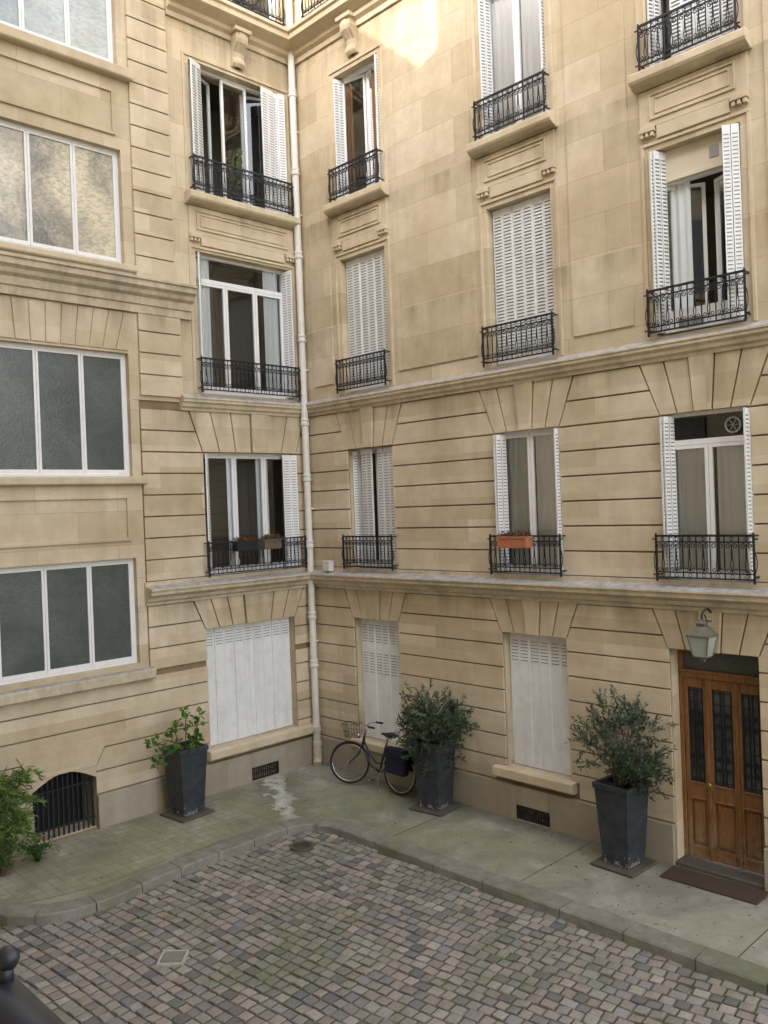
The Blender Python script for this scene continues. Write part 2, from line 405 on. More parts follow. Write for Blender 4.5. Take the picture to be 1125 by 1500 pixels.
for a,b in ((.32,.84),(2.42,4.07),(5.72,6.62),(8.33,9.6)):
    mb=MB(); mb.box(FR,a,b,-.01,.022,6.78,12.35); mb.obj('wall_panel',M_ash,B,bevel=.004)
def ringpanel(mb,fn,a,b,c,e,d,w=.035,t=.018):
    mb.box(fn,a,b,d-.01,d+t,c,c+w); mb.box(fn,a,b,d-.01,d+t,e-w,e)
    mb.box(fn,a,a+w,d-.01,d+t-.001,c+w,e-w); mb.box(fn,b-w,b,d-.01,d+t-.001,c+w,e-w)
for c,e,d in ((4.22,4.92,-.006),(10.42,11.12,0)):
    mb=MB(); ringpanel(mb,FL,-6.2,-3.55,c,e,d,.05,.032); mb.obj('panel_moulding',M_ash,B,bevel=.004)
mb=MB()
ops=[(o[0],o[1]) for o in OR if o[2]<.3]
for s,e in merge_blocked(.05,12.5,ops+[(4.50,5.07)]): mb.box(FR,s,e,-.05,.045,-.3,.492)
mb.box(FR,4.50,5.07,-.05,.045,.215,.492); mb.box(FR,4.5,5.07,-.05,.045,-.3,.02)
for s,e in merge_blocked(-10,-.05,[(-5.2,-4.25),(-1.50,-.94)]): mb.box(FL,s,e,-.05,.045,-.3,.492)
mb.box(FL,-1.5,-.94,-.05,.045,.235,.492); mb.box(FL,-1.5,-.94,-.05,.045,-.3,.02)
mb.box(XYZ,-.02,.0497,-.0497,.02,-.3,.491)
mb.obj('plinth',M_pl,B,bevel=.006)
def run(mb,fn,u0,u1,prof,m0=0,m1=0,m=0):
    n=len(prof); i=len(mb.v)
    for d,z in prof: mb.v.append(tuple(fn(u0+m0*d,d,z)))
    for d,z in prof: mb.v.append(tuple(fn(u1+m1*d,d,z)))
    for k in range(n):
        k2=(k+1)%n; mb.face([i+k,i+k2,i+n+k2,i+n+k],m)
    mb.face(range(i,i+n),m); mb.face([i+n+k for k in range(n)],m)
led=[(-.04,3.19),(.035,3.19),(.045,3.235),(.09,3.26),(.11,3.31),(.17,3.345),(.20,3.36),(.20,3.415),(.23,3.425),(.23,3.455),(.03,3.50),(.03,3.56),(-.04,3.56)]
st2=[(-.04,6.27),(.03,6.27),(.04,6.31),(.075,6.335),(.085,6.38),(.12,6.41),(.12,6.45),(.135,6.455),(.135,6.48),(.02,6.55),(-.04,6.55)]
cor=[(-.04,12.62),(.04,12.62),(.05,12.70),(.12,12.74),(.14,12.80),(.30,12.86),(.34,12.88),(.34,12.97),(.38,12.99),(.38,13.05),(-.04,13.06)]
bst=[(-.04,7.74),(.06,7.74),(.07,7.86),(.10,7.87),(.11,7.98),(.17,8.02),(.19,8.08),(.25,8.12),(.25,8.20),(.28,8.21),(.28,8.25),(.05,8.30),(-.04,8.30)]
for nm,pr,lu,mt in (('ledge',led,-3.35,M_led),('string_course',st2,-2.60,M_led),('cornice',cor,-2.60,M_trim)):
    mb=MB(); run(mb,FR,0,12.5,pr,1,0); run(mb,FL,lu,0,pr,0,-1); mb.obj(nm,mt,B,bevel=.003)
mb=MB(); run(mb,FL,-10,-2.36,bst); mb.obj('string_course',M_led,B,bevel=.003)
def sill(fn,a,b,zt,th=.14,d=.16,par=None,mt=None):
    mb=MB(); run(mb,fn,a,b,[(-.30,zt-.01),(-.30,zt-th),(d-.02,zt-th),(d,zt-th+.02),(d,zt-.015),(d-.01,zt),(0,zt+.012)]); return mb.obj('sill',mt or M_trim,par or B,bevel=.004)
sill(FR,4.12,5.50,.72,.15,.10); sill(FR,.97,2.28,.59,.14,.08); sill(FL,-2.35,-.06,.71,.15,.12)
sill(FL,-10,-3.28,2.24,.16,.14,mt=M_led); sill(FL,-10,-3.28,5.20,.12,.10); sill(FL,-10,-3.28,8.46,.10,.06); sill(FL,-10,-3.28,11.46,.16,.14)
def apron(fn,a,b,zs):
    mb=MB()
    run(mb,fn,a-.17,b+.17,[(-.30,zs),(-.30,zs-.1),(.04,zs-.19),(.10,zs-.17),(.18,zs-.13),(.20,zs-.10),(.20,zs-.02),(.19,zs),(0,zs+.012)])
    z1=zs-.20; z0=zs-.88
    mb.box(fn,a-.12,b+.12,-.01,.035,z0+.22,z1)
    mb.box(fn,a+.10,b-.10,-.01,.033,z0+.06,z0+.22)
    ringpanel(mb,fn,a+.02,b-.02,z0+.30,z1-.06,.035,.025,.020)
    ringpanel(mb,fn,a+.09,b-.09,z0+.36,z1-.12,.035,.018,.014)
    for c in (a-.02,b+.02):
        mb.box(fn,c-.10,c+.10,-.01,.075,z0+.16,z0+.22)
        for k in (-1,0,1): 
            mb.prism(fn,[(c+k*.065-.017,z0+.16),(c+k*.065+.017,z0+.16),(c+k*.065+.024,z0+.105),(c+k*.065-.024,z0+.105)],-.01,.062)
    mb.obj('sill',M_trim,B,bevel=.004)
for a,b in cols_R: apron(FR,a,b,9.83)
apron(FL,-2.2,-.27,9.83)
for fn,L in ((FR,cols_R),(FL,[(-2.2,-.27)])):
    for a,b in L:
        mb=MB()
        mb.box(fn,a-.13,a-.085,-.01,.022,6.56,8.95); mb.box(fn,b+.085,b+.13,-.01,.022,6.56,8.95)
        mb.box(fn,a-.13,b+.13,-.01,.024,8.95,8.985); mb.obj('architrave',M_trim,B,bevel=.003)
        mb=MB(); mb.box(fn,a-.13,a-.085,-.01,.022,9.86,12.10); mb.box(fn,b+.085,b+.13,-.01,.022,9.86,12.10)
        mb.box(fn,a-.13,b+.13,-.01,.023,12.1,12.15); mb.obj('architrave',M_trim,B,bevel=.003)
def console(fn,c):
    mb=MB()
    pr=[(-.01,12.20),(.05,12.20),(.09,12.25),(.09,12.30),(.06,12.35),(.08,12.43),(.13,12.49),(.19,12.56),(.20,12.66),(.20,12.73),(-.01,12.73)]
    run(mb,fn,c-.12,c+.12,pr); run(mb,fn,c-.06,c+.06,[(d+.02 if d>0 else d,z) for d,z in pr]); run(mb,fn,c-.17,c+.17,[(-.01,12.73),(.25,12.73),(.25,12.80),(-.01,12.80)])
    mb.obj('console_bracket',M_trim,B,bevel=.006)
console(FR,1.635); console(FL,-1.235); console(FR,4.865); console(FR,7.47)
# ------------------------------------------------------------ windows
def panelfn(fn,uh,dh,ang):
    ca,sa=math.cos(ang),math.sin(ang)
    return lambda s,t,z: fn(uh+s*ca-t*sa,dh+s*sa+t*ca,z)
def louvre(mb,pf,s0,s1,z0,z1,full=True,leafw=.19,th=.022,slots=None):
    n=max(1,round((s1-s0)/leafw)); w=(s1-s0)/n
    for i in range(n):
        a=s0+i*w+.004; b=s0+(i+1)*w-.004
        off=.006*(i%2)
        mb.box(pf,a,b,-th/2+off,th/2+off,z0,z1,0)
        if slots is None: rng=[(z0+.10,z1-.08)]
        else: rng=slots
        for q0,q1 in rng:
            z=q0
            while z<q1:
                mb.box(pf,a+w*.14,b-w*.14,th/2+off,th/2+off+.002,z,z+.015,1)
                mb.box(pf,a+w*.14,b-w*.14,-th/2+off-.002,-th/2+off,z,z+.015,1)
                mb.box(pf,a+w*.12,b-w*.12,th/2+off,th/2+off+.013,z+.015,z+.023,0)
                z+=.047
def shutter(parent,fn,uh,dh,ang,w,z0,z1,leaves=None,slots=None,leafw=.19):
    mb=MB(); louvre(mb,panelfn(fn,uh,dh,ang),0,w,z0,z1,leafw=leafw,slots=slots)
    return mb.obj('shutter',[M_shut,M_slot],parent)
def curtain(parent,fn,a,b,z0,z1,d,mt,amp=.014,per=.10):
    mb=MB(); n=int((b-a)/.02)+2; ph=rnd.random()*6
    for i in range(n):
        u=a+(b-a)*i/(n-1); dd=d+amp*math.sin(u/per*6.28+ph+.8*math.sin(u*9))
        mb.v.append(tuple(fn(u,dd,z0))); mb.v.append(tuple(fn(u,dd,z1)))
    for i in range(n-1): mb.face([2*i,2*i+2,2*i+3,2*i+1])
    return mb.obj('curtain',mt,parent,smooth=True,recalc=False)
def window(fn,a,b,z0,z1,leaves=2,d=-.15,transom=None,curt=None,ajar=0,rows=0,name='window',gm=None,box=True,stile=.045,splits=None,cz=None):
    mb=MB(); fw=.045
    mb.box(fn,a,b,d-.05,d+.02,z1-fw,z1); mb.box(fn,a,b,d-.05,d+.02,z0,z0+fw)
    mb.box(fn,a,a+fw,d-.05,d+.019,z0+fw,z1-fw); mb.box(fn,b-fw,b,d-.05,d+.019,z0+fw,z1-fw)
    zt=z1-fw; gl=MB()
    if transom:
        mb.box(fn,a+fw,b-fw,d-.05,d+.025,z1-transom-.035,z1-transom+.03)
        gl.quad([fn(a+fw,d-.015,z1-transom),fn(b-fw,d-.015,z1-transom),fn(b-fw,d-.015,zt),fn(a+fw,d-.015,zt)])
        zt=z1-transom-.035
    ia,ib=a+fw,b-fw
    edges=[ia+(ib-ia)*i/leaves for i in range(leaves+1)] if not splits else [ia]+list(splits)+[ib]
    for i in range(len(edges)-1):
        l,r=edges[i]+.003,edges[i+1]-.003
        if ajar and i==len(edges)-2: pf=panelfn(fn,r,d,math.pi+ajar); L,R_=0,r-l
        elif ajar and i==0: pf=panelfn(fn,l,d,-ajar); L,R_=0,r-l
        else: pf=panelfn(fn,l,d,0); L,R_=0,r-l
        q0=z0+fw+.003; q1=zt-.003
        mb.box(pf,L,L+stile,-.02,.022,q0,q1); mb.box(pf,R_-stile,R_,-.02,.022,q0,q1)
        mb.box(pf,L+stile,R_-stile,-.02,.0215,q1-stile,q1); mb.box(pf,L+stile,R_-stile,-.02,.0215,q0,q0+stile*1.6)
        for k in range(rows):
            zz=q0+(q1-q0)*(k+1)/(rows+1); mb.box(pf,L+stile,R_-stile,-.012,.016,zz-.012,zz+.012)
        gl.quad([pf(L+stile*.8,0,q0+stile),pf(R_-stile*.8,0,q0+stile),pf(R_-stile*.8,0,q1-stile*.8),pf(L+stile*.8,0,q1-stile*.8)])
    W=mb.obj(name,M_white,B)
    gl.obj('glass_pane',gm or M_glass,W,recalc=False)
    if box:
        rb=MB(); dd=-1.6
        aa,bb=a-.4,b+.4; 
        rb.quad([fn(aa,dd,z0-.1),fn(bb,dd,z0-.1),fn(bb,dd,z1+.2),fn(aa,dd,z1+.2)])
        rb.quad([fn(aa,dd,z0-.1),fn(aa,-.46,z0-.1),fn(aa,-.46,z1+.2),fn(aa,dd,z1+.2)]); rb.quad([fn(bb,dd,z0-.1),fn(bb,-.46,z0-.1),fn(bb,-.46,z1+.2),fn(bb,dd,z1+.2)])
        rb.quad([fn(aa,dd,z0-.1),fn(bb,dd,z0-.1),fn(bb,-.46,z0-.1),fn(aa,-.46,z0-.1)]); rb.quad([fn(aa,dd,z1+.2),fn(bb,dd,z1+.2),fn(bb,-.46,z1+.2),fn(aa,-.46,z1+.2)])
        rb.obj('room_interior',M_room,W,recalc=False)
    if curt:
        for c in curt:
            curtain(W,fn,a+(b-a)*c[0],a+(b-a)*c[1],z0+.03,(z1-.04) if not cz else cz,d-.045,c[2])
    return W
A_,B_,C_=cols_R
W=window(FR,A_[0],A_[1],3.56,5.61,d=-.22)
shutter(W,FR,A_[0]+.02,-.10,-math.pi/2+.5,.22,3.60,5.58,leafw=.11)
shutter(W,FR,A_[0]+.22,-.13,.10,.30,3.60,5.58,leafw=.15); shutter(W,FR,A_[1]-.02,-.08,math.pi+.12,.46,3.60,5.58,leafw=.155)
W=window(FR,B_[0],B_[1],3.56,5.61,d=-.12,curt=[(.06,.46,M_curt3),(.55,.95,M_curt)])
shutter(W,FR,B_[0]+.03,.07,-math.pi/2+.22,.18,3.60,5.58,leafw=.09); shutter(W,FR,B_[0]+.07,.07,-math.pi/2+.3,.18,3.60,5.58,leafw=.09)
shutter(W,FR,B_[1]-.02,.08,-math.pi/2,.18,3.60,5.58,leafw=.09)
W=window(FR,C_[0],C_[1],3.56,5.61,d=-.12,transom=.36,curt=[(.04,.53,M_curt),(.57,.97,M_curt)],cz=5.2)
shutter(W,FR,C_[0]+.03,.07,-math.pi/2+.22,.18,3.60,5.58,leafw=.09); shutter(W,FR,C_[0]+.07,.07,-math.pi/2+.3,.18,3.60,5.58,leafw=.09)
shutter(W,FR,C_[1]-.02,.12,-math.pi/2,.22,3.60,5.58,leafw=.11)
mb=MB(); mb.box(FR,C_[0]+.10,C_[0]+.52,-.105,-.09,5.29,5.54)
for k in range(14): mb.box(FR,C_[0]+.11+k*.03,C_[0]+.118+k*.03,-.09,-.083,5.30,5.53)
for k in range(8): mb.box(FR,C_[0]+.10,C_[0]+.52,-.083,-.078,5.31+k*.03,5.315+k*.03)
mb.obj('vent_grille',M_iron,W)
mb=MB(); mb.tube([(C_[1]-.24+.09*math.cos(t*.39),.09,5.41+.09*math.sin(t*.39)) for t in range(16)],.012,6,closed=True)
for k in range(6): mb.tube([(C_[1]-.24,.09,5.41),(C_[1]-.24+.09*math.cos(k*1.05),.09,5.41+.09*math.sin(k*1.05))],.005,4)
mb.obj('extractor_fan',M_slot,W)
for (a,b) in (A_,B_):
    W=window(FR,a,b,6.60,8.88,box=False,d=-.22); shutter(W,FR,a+.02,-.13,0,b-a-.04,6.62,8.86,leafw=.178)
W=window(FR,C_[0],C_[1],6.60,8.50,d=-.17,curt=[(.1,.35,M_curt3)],ajar=.5)
mb=MB(); mb.box(FR,C_[0],C_[1],-.21,-.12,8.50,8.88); mb.box(FR,C_[0],C_[1],-.12,-.10,8.48,8.53); mb.obj('roller_blind_box',M_beige,W,bevel=.005)
mb=MB(); mb.box(FR,C_[1]-.42,C_[1]-.31,-.119,-.11,8.62,8.76); mb.obj('vent_grille',M_slot,W)
shutter(W,FR,C_[0]+.02,.08,-math.pi/2+.25,.20,6.62,8.86,leafw=.10); shutter(W,FR,C_[0]+.06,.06,-math.pi/2+.3,.20,6.62,8.86,leafw=.10)
shutter(W,FR,C_[1]-.01,.0,math.pi-.55,.19,6.62,8.86,leafw=.095)
mb=MB(); mb.box(FR,C_[0]+.12,C_[1]-.04,-.11,.02,6.60,6.86); mb.box(FR,C_[0]+.30,C_[0]+.62,.02,.028,6.63,6.74,1); mb.obj('air_conditioner',[M_white,M_slot],W,bevel=.01)
W=window(FR,A_[0],A_[1],9.86,12.03,d=-.17,curt=[(.05,.22,M_curt2),(.68,.97,M_curt2)],ajar=.2)
shutter(W,FR,A_[0]+.02,.02,-math.pi/2+.22,.18,9.88,12.0,leafw=.09); shutter(W,FR,A_[1]-.02,.04,-math.pi/2,.2,9.88,12.0,leafw=.11)
W=window(FR,B_[0],B_[1],9.86,12.03,curt=[(.05,.46,M_curt),(.55,.95,M_curt)])
shutter(W,FR,B_[0]+.03,.05,-math.pi/2+.25,.20,9.88,12.0,leafw=.10); shutter(W,FR,B_[1]-.02,.06,-math.pi/2,.20,9.88,12.0,leafw=.11)
W=window(FR,C_[0],C_[1],9.86,12.03,d=-.22); shutter(W,FR,C_[0]+.25,-.13,0,.80,9.88,12.0,leafw=.16)
shutter(W,FR,C_[0]+.03,.02,-math.pi/2+.35,.18,9.88,12.0,leafw=.09)
for a,b in cols_R: window(FR,a,b,13.15,15.2)
W=window(FR,B_[0],B_[1],.73,2.70,box=False,d=-.25); shutter(W,FR,B_[0]+.03,-.16,0,1.05,.75,2.68,leafw=.175,slots=[(2.28,2.60)])
W=window(FR,A_[0],A_[1],.60,2.70,box=False,d=-.25); shutter(W,FR,A_[0]+.03,-.16,0,1.03,.62,2.68,leafw=.172,slots=[(1.75,2.1),(2.28,2.60)])
a,b,c,e=OL[0]; W=window(FL,a,b,c,e,leaves=3,box=False,d=-.25); shutter(W,FL,a+.03,-.14,0,b-a-.06,c+.02,e-.02,leafw=.20,slots=[(2.40,2.62)])
a,b,c,e=OL[1]; W=window(FL,a,b,c+.02,e,d=-.17,splits=[a+.70,a+1.32],curt=[(.30,.40,M_curt),(.62,.76,M_curt3)])
shutter(W,FL,a+.02,.04,-.9,.22,c+.04,e-.03,leafw=.11); shutter(W,FL,b-.01,.04,math.pi+.25,.26,c+.04,e-.03,leafw=.13); shutter(W,FL,b-.02,-.0,math.pi+.05,.27,c+.04,e-.03,leafw=.135)
a,b,c,e=OL[2]; W=window(FL,a,b,c+.02,e,d=-.17,splits=[a+.66,a+1.28],transom=.42,curt=[(.05,.2,M_curt3),(.78,.95,M_curt3)],rows=0)
shutter(W,FL,a+.02,.06,-1.0,.20,c+.04,e-.03,leafw=.10); shutter(W,FL,b-.02,.10,-math.pi/2-.15,.24,c+.04,e-.03,leafw=.12)
a,b,c,e=OL[3]; W=window(FL,a,b,c+.02,e,d=-.17,splits=[a+.72,a+1.25],transom=.0,ajar=.4,curt=[(.05,.2,M_curt3)])
shutter(W,FL,a-.02,.10,-.45,.28,c+.04,e-.03,leafw=.14); shutter(W,FL,a+.05,.06,-.8,.20,c+.04,e-.03,leafw=.10)
shutter(W,FL,b+.0,.06,math.pi+.25,.28,c+.04,e-.03,leafw=.14); shutter(W,FL,b-.22,.03,math.pi-.15,.30,c+.04,e-.03,leafw=.15)
a,b,c,e=OL[4]; window(FL,a,b,c,e)
for i,(a,b,c,e) in enumerate(OS):
    sp=[a+.045+(b-a-.09)*k/4 for k in (1,2,3)]
    window(FL,a,b,c,e,splits=sp,d=-.12,name='stair_window',gm=[M_fro,M_fro,M_fro2,M_fro3][i],box=False,stile=.035)
# ------------------------------------------------------------ railings
def spiral(cu,cz,r0,r1,a0,turns,n=16,sg=1):
    return [(cu+sg*(r0+(r1-r0)*k/n)*math.cos(a0+turns*2*math.pi*k/n),cz+(r0+(r1-r0)*k/n)*math.sin(a0+turns*2*math.pi*k/n)) for k in range(n+1)]
def railing(fn,a,b,z0,z1,d=.13,style=0):
    a-=.045; b+=.045
    mb=MB()
    for z,r in ((z1,.013),(z1-.075,.008),(z0+.085,.008),(z0+.02,.009)): mb.box(fn,a,b,d-r,d+r,z-r,z+r)
    for u in (a,b):
        mb.box(fn,u-.011,u+.011,d-.012,d+.012,z0-.03,z1+.015)
        for z in (z1-.002,z0+.05): mb.box(fn,u-.008,u+.008,-.01,d,z-.008,z+.008)
        mb.tube([fn(u,d+.0,z1+.01),fn(u,d,z1+.035)],.012,6)
        so=-1 if u==a else 1
        mb.tube([fn(u+so*(.0+.035*math.sin(t*.5)),d,z0+.06+.05*t) for t in range(7)],.006,4)
        mb.tube([fn(u+so*.05,d,z1-.04),fn(u,d,z1-.04)],.010,5); mb.tube([fn(u+so*.05,d,z0+.05),fn(u,d,z0+.05)],.010,5)
    o=mb.obj('balcony_railing',M_iron,B)
    sc=MB(); n=max(4,round((b-a)/.165)); w=(b-a)/n; zb=z0+.085; zt=z1-.075; H=zt-zb
    for i in range(n+1):
        u=a+w*i
        if 0<i<n: sc.box(fn,u-.006,u+.006,d-.006,d+.006,z0+.02,z1)
    for i in range(n):
        c=a+w*(i+.5); r=w*.21
        for sg in (-1,1):
            sp=spiral(c+sg*r*1.05,zt-r*1.3,r*1.0,r*.28,math.pi,-1.35,n=14,sg=sg)
            path=[(c,zb+H*.02)]+[(c+sg*w*.10*math.sin(t*math.pi),zb+H*(.05+.45*t)) for t in (.3,.6,.85)]+sp
            sc.tube([fn(u,d,z) for u,z in path],.0062,4)
            sp=spiral(c+sg*r*1.15,zb+r*1.1,r*.8,r*.25,math.pi,1.2,n=12,sg=sg)
            sc.tube([fn(u,d,z) for u,z in sp],.0055,4)
        sc.tube([fn(c,d,zt-.0),fn(c,d,z1)],.005,4)
        q=[fn(c+.024*math.cos(t*.785),d,z1-.038+.024*math.sin(t*.785)) for t in range(8)]
        sc.tube(q,.004,4,closed=True)
        q=[fn(c+.022*math.cos(t*.785),d,z0+.052+.022*math.sin(t*.785)) for t in range(8)]
        sc.tube(q,.004,4,closed=True)
    sc.obj('scrollwork',M_iron,o)
    return o
for a,b in cols_R:
    railing(FR,a,b,3.58,4.11); railing(FR,a,b,6.60,7.13); railing(FR,a,b,9.88,10.40)
railing(FL,-2.2,-.27,3.58,4.11); railing(FL,-2.2,-.27,6.60,7.13); railing(FL,-2.2,-.27,9.88,10.42)
railing(FL,-2.5,-.45,13.1,13.85,d=.30); railing(FR,.75,2.6,13.1,13.85,d=.30); railing(FR,4.0,5.8,13.1,13.85,d=.3)
# ------------------------------------------------------------ drainpipe
mb=MB()
px,py=.125,-.125
mb.tube([(px,py,.62),(px,py,ZT)],.062,12)
for z in (1.75,2.62,3.9,5.1,6.1,7.6,9.1,10.6,12.0,13.8): mb.lathe([(.062,0),(.078,.01),(.082,.05),(.070,.06),(.070,.09),(.078,.10),(.078,.13),(.062,.14)],(px,py,z),0)
dp=mb.obj('drainpipe',M_pipe,B,smooth=False)
mb=MB(); mb.lathe([(.075,.10),(.08,.30),(.072,.32),(.085,.36),(.085,.42),(.07,.46),(.07,.60),(.085,.62),(.085,.70),(.064,.72)],(px,py,-.02),0,16)
mb.tube([(px,py,.16),(px+.015,py-.015,.07),(px+.07,py-.07,.02)],[.075,.075,.07],10)
mb.tube([(px+.05+.05*math.cos(k*.785)*.707,py-.05+.05*math.cos(k*.785)*.707,.26+.05*math.sin(k*.785)) for k in range(8)],.014,6,closed=True)
mb.obj('drainpipe_shoe',M_pipe2,dp,smooth=False)
for z in (2.2,4.6,7.1,9.9,11.4):
    mb=MB(); mb.box(XYZ,.0,.13,-.13,.0,z,z+.03); mb.obj('pipe_bracket',M_pipe,dp)
def vent(fn,a,b,z0,z1,d):
    mb=MB(); mb.box(fn,a,b,-.06,-.045,z0,z1,1)
    mb.box(fn,a,b,d-.02,d,z1-.018,z1); mb.box(fn,a,b,d-.02,d,z0,z0+.018); mb.box(fn,a,a+.018,d-.02,d,z0,z1); mb.box(fn,b-.018,b,d-.02,d,z0,z1)
    mb.box(fn,a,b,d-.018,d-.002,(z0+z1)/2-.008,(z0+z1)/2+.008)
    n=int((b-a)/.045)
    for i in range(1,n): u=a+(b-a)*i/n; mb.box(fn,u-.008,u+.008,d-.016,d-.004,z0,z1)
    mb.obj('vent_grille',[M_iron,M_dark],B)
vent(FR,4.50,5.07,.02,.215,.045); vent(FL,-1.50,-.94,.02,.235,.045)
mb=MB(); mb.box(FL,-5.3,-4.15,-.46,-.44,0,1.0,1)
for i in range(13):
    u=-5.17+.89*i/12; h=.76+.18*math.sin((1-abs(i-6)/6)*math.pi/2)
    mb.box(FL,u-.011,u+.011,-.11,-.088,.02,h)
for z in (.16,.70): mb.box(FL,-5.2,-4.25,-.115,-.083,z-.012,z+.012)
mb.obj('cellar_grille',[M_iron,M_dark],B)
# ------------------------------------------------------------ door
a,b=C_; dd=-.26
mb=MB()
mb.box(FR,a,a+.05,dd-.06,dd+.03,0.04,2.70); mb.box(FR,b-.05,b,dd-.06,dd+.03,0.04,2.70); mb.box(FR,a+.05,b-.05,dd-.06,dd+.03,2.64,2.70); mb.box(FR,a+.05,b-.05,dd-.06,dd+.05,2.32,2.42)
mb.box(FR,a+.05,b-.05,dd+.05,dd+.07,2.385,2.42)
D=mb.obj('entrance_door',M_wood,B,bevel=.005); D['label']='varnished wooden door with iron grilles over glass'
mb=MB(); mb.box(FR,a+.05,b-.05,dd-.03,dd-.02,2.42,2.64); mb.obj('transom_window',M_fro,D)
lv=[(a+.055,a+.36),(a+.365,a+.725),(a+.73,b-.055)]
for k,(l,r) in enumerate(lv):
    mb=MB(); s=.055
    mb.box(FR,l,l+s,dd-.03,dd+.015,.05,2.315); mb.box(FR,r-s,r,dd-.03,dd+.015,.05,2.315)
    for z0,z1 in ((.05,.20),(.80,1.0),(2.19,2.315)): mb.box(FR,l+s,r-s,dd-.03,dd+.014,z0,z1)
    mb.box(FR,l+s,r-s,dd-.03,dd-.01,.2,.8); mb.prism(FR,[(l+s+.03,.24),(r-s-.03,.24),(r-s-.03,.76),(l+s+.03,.76)],dd-.02,dd+.006)
    mb.box(FR,l+s,r-s,dd+.012,dd+.03,.985,1.01); mb.box(FR,l+s,r-s,dd+.012,dd+.03,.79,.815)
    if k<2: mb.box(FR,r-.02,r+.022,dd+.014,dd+.032,.05,2.31)
    lf=mb.obj('door_leaf',M_wood,D,bevel=.006)
    mb=MB(); mb.box(FR,l+s,r-s,dd-.02,dd-.012,1.0,2.19); mb.obj('glass_pane',M_dgl,lf)
    mb=MB(); gl,gr=l+s+.005,r-s-.005; gc=(gl+gr)/2; g=dd+.004
    for u in (gl+.01,gc-.022,gc+.022,gr-.01): mb.box(FR,u-.006,u+.006,g-.005,g+.005,1.01,2.18)
    for i in range(9): z=1.05+1.1*i/8; mb.box(FR,gl,gr,g-.004,g+.004,z-.006,z+.006)
    for z in (1.33,1.88):
        for sg in (-1,1):
            sp=spiral(gc+sg*.05,z,.04,.012,math.pi,-1.3,sg=sg); mb.tube([FR(u,g+.004,zz) for u,zz in sp],.006,4)
            sp=spiral(gc+sg*.05,z-.12,.04,.012,math.pi,1.3,sg=sg); mb.tube([FR(u,g+.004,zz) for u,zz in sp],.006,4)
    mb.obj('iron_grille',M_iron,lf)
mb=MB(); hx=lv[1][0]+.03
mb.tube([(hx,-dd-.02,1.02),(hx,-dd-.07,1.02)],.01,8); mb.sphere((hx,-dd-.085,1.02),.028); mb.box(FR,hx-.02,hx+.02,dd+.015,dd+.02,.93,1.10)
mb.obj('door_handle',M_brass,D,smooth=False)
mb=MB(); mb.box(FR,a,b,-.42,.02,-.2,.04); mb.obj('threshold',M_rust,B,bevel=.01)
mb=MB(); mb.box(XYZ,-.58,.58,-.19,.19,0,.022)
o=mb.obj('door_mat',M_mat,bevel=.006); o.location=(7.52,-.27,-.004); o.rotation_euler=(0,0,.02); tag(o,'worn dark brown doormat before the wooden door','doormat')
LN=empty('wall_lantern',(7.50,-.28,2.68),label='old verdigris metal wall lantern above the wooden door',cat='lantern')
M_verd=paint('aged_brass',(.11,.10,.07),.4,.5,(.24,.25,.20))
mb=MB()
mb.box(XYZ,-.06,.06,.25,.285,.36,.56)
mb.tube([(0,.26,.50),(0,.16,.56),(0,.05,.55),(0,0,.50),(0,0,.44)],.012,6); mb.tube([(0,.26,.40),(0,.12,.42),(0,.08,.50)],.008,6)
mb.obj('bracket',M_iron,LN)
mb=MB()
def ring4(r,z): return [(-r,-r,z),(r,-r,z),(r,r,z),(-r,r,z)]
def frust(mb,r0,z0,r1,z1,m=0):
    p=ring4(r0,z0)+ring4(r1,z1); i=len(mb.v); mb.v+=p
    for k in range(4): mb.face([i+k,i+(k+1)%4,i+4+(k+1)%4,i+4+k],m)
    mb.face([i,i+1,i+2,i+3],m); mb.face([i+4,i+5,i+6,i+7],m)
frust(mb,.135,.27,.06,.37); frust(mb,.045,.37,.055,.41); frust(mb,.06,.41,.015,.45); frust(mb,.14,.255,.14,.272); frust(mb,.07,.0,.085,.02); frust(mb,.02,-.05,.03,.0)
for sx in (-1,1):
    for sy in (-1,1): mb.tube([(sx*.08,sy*.08,.02),(sx*.128,sy*.128,.26)],.009,4)
mb.obj('lantern_cap',M_verd,LN)
mb=MB(); frust(mb,.077,.021,.124,.254); mb.obj('lantern_glass',M_lampglass,LN)
# ---------------------------------------------------------------- ground
mb=MB(); mb.quad([(-150,-150,-.17),(150,-150,-.17),(150,150,-.17),(-150,150,-.17)]); tag(mb.obj('ground',M_joint,recalc=False),kind='structure')
mb=MB(); mb.quad([(0,-12,-.130),(16,-12,-.130),(16,-1.7,-.130),(0,-1.7,-.130)]); tag(mb.obj('courtyard_bed',M_joint,recalc=False),kind='structure')
kp=[(12.4,-1.80),(9,-1.80),(6.5,-1.80),(4.5,-1.82),(3.2,-1.80),(2.75,-1.80),(2.45,-1.85),(2.22,-1.96),(2.08,-2.15),(2.01,-2.4),(2.0,-2.8),(2.02,-3.6),(2.06,-4.5),(2.16,-5.2),(2.13,-5.6),(1.98,-5.9),(1.72,-6.12),(1.3,-6.28),(.6,-6.42),(0,-6.5)]
def resample(p,step):
    out=[Vector(p[0])]; acc=0
    for i in range(len(p)-1):
        a=Vector(p[i]); b=Vector(p[i+1]); L=(b-a).length; t=step-acc
        while t<L: out.append(a.lerp(b,t/L)); t+=step
        acc=(acc+L)%step if L+acc>=step else acc+L
    return out
ks=resample(kp,.1)
def nrm(i):
    t=(ks[min(i+1,len(ks)-1)]-ks[max(i-1,0)]).normalized(); return Vector((-t.y,t.x))
mb=MB(); i=0
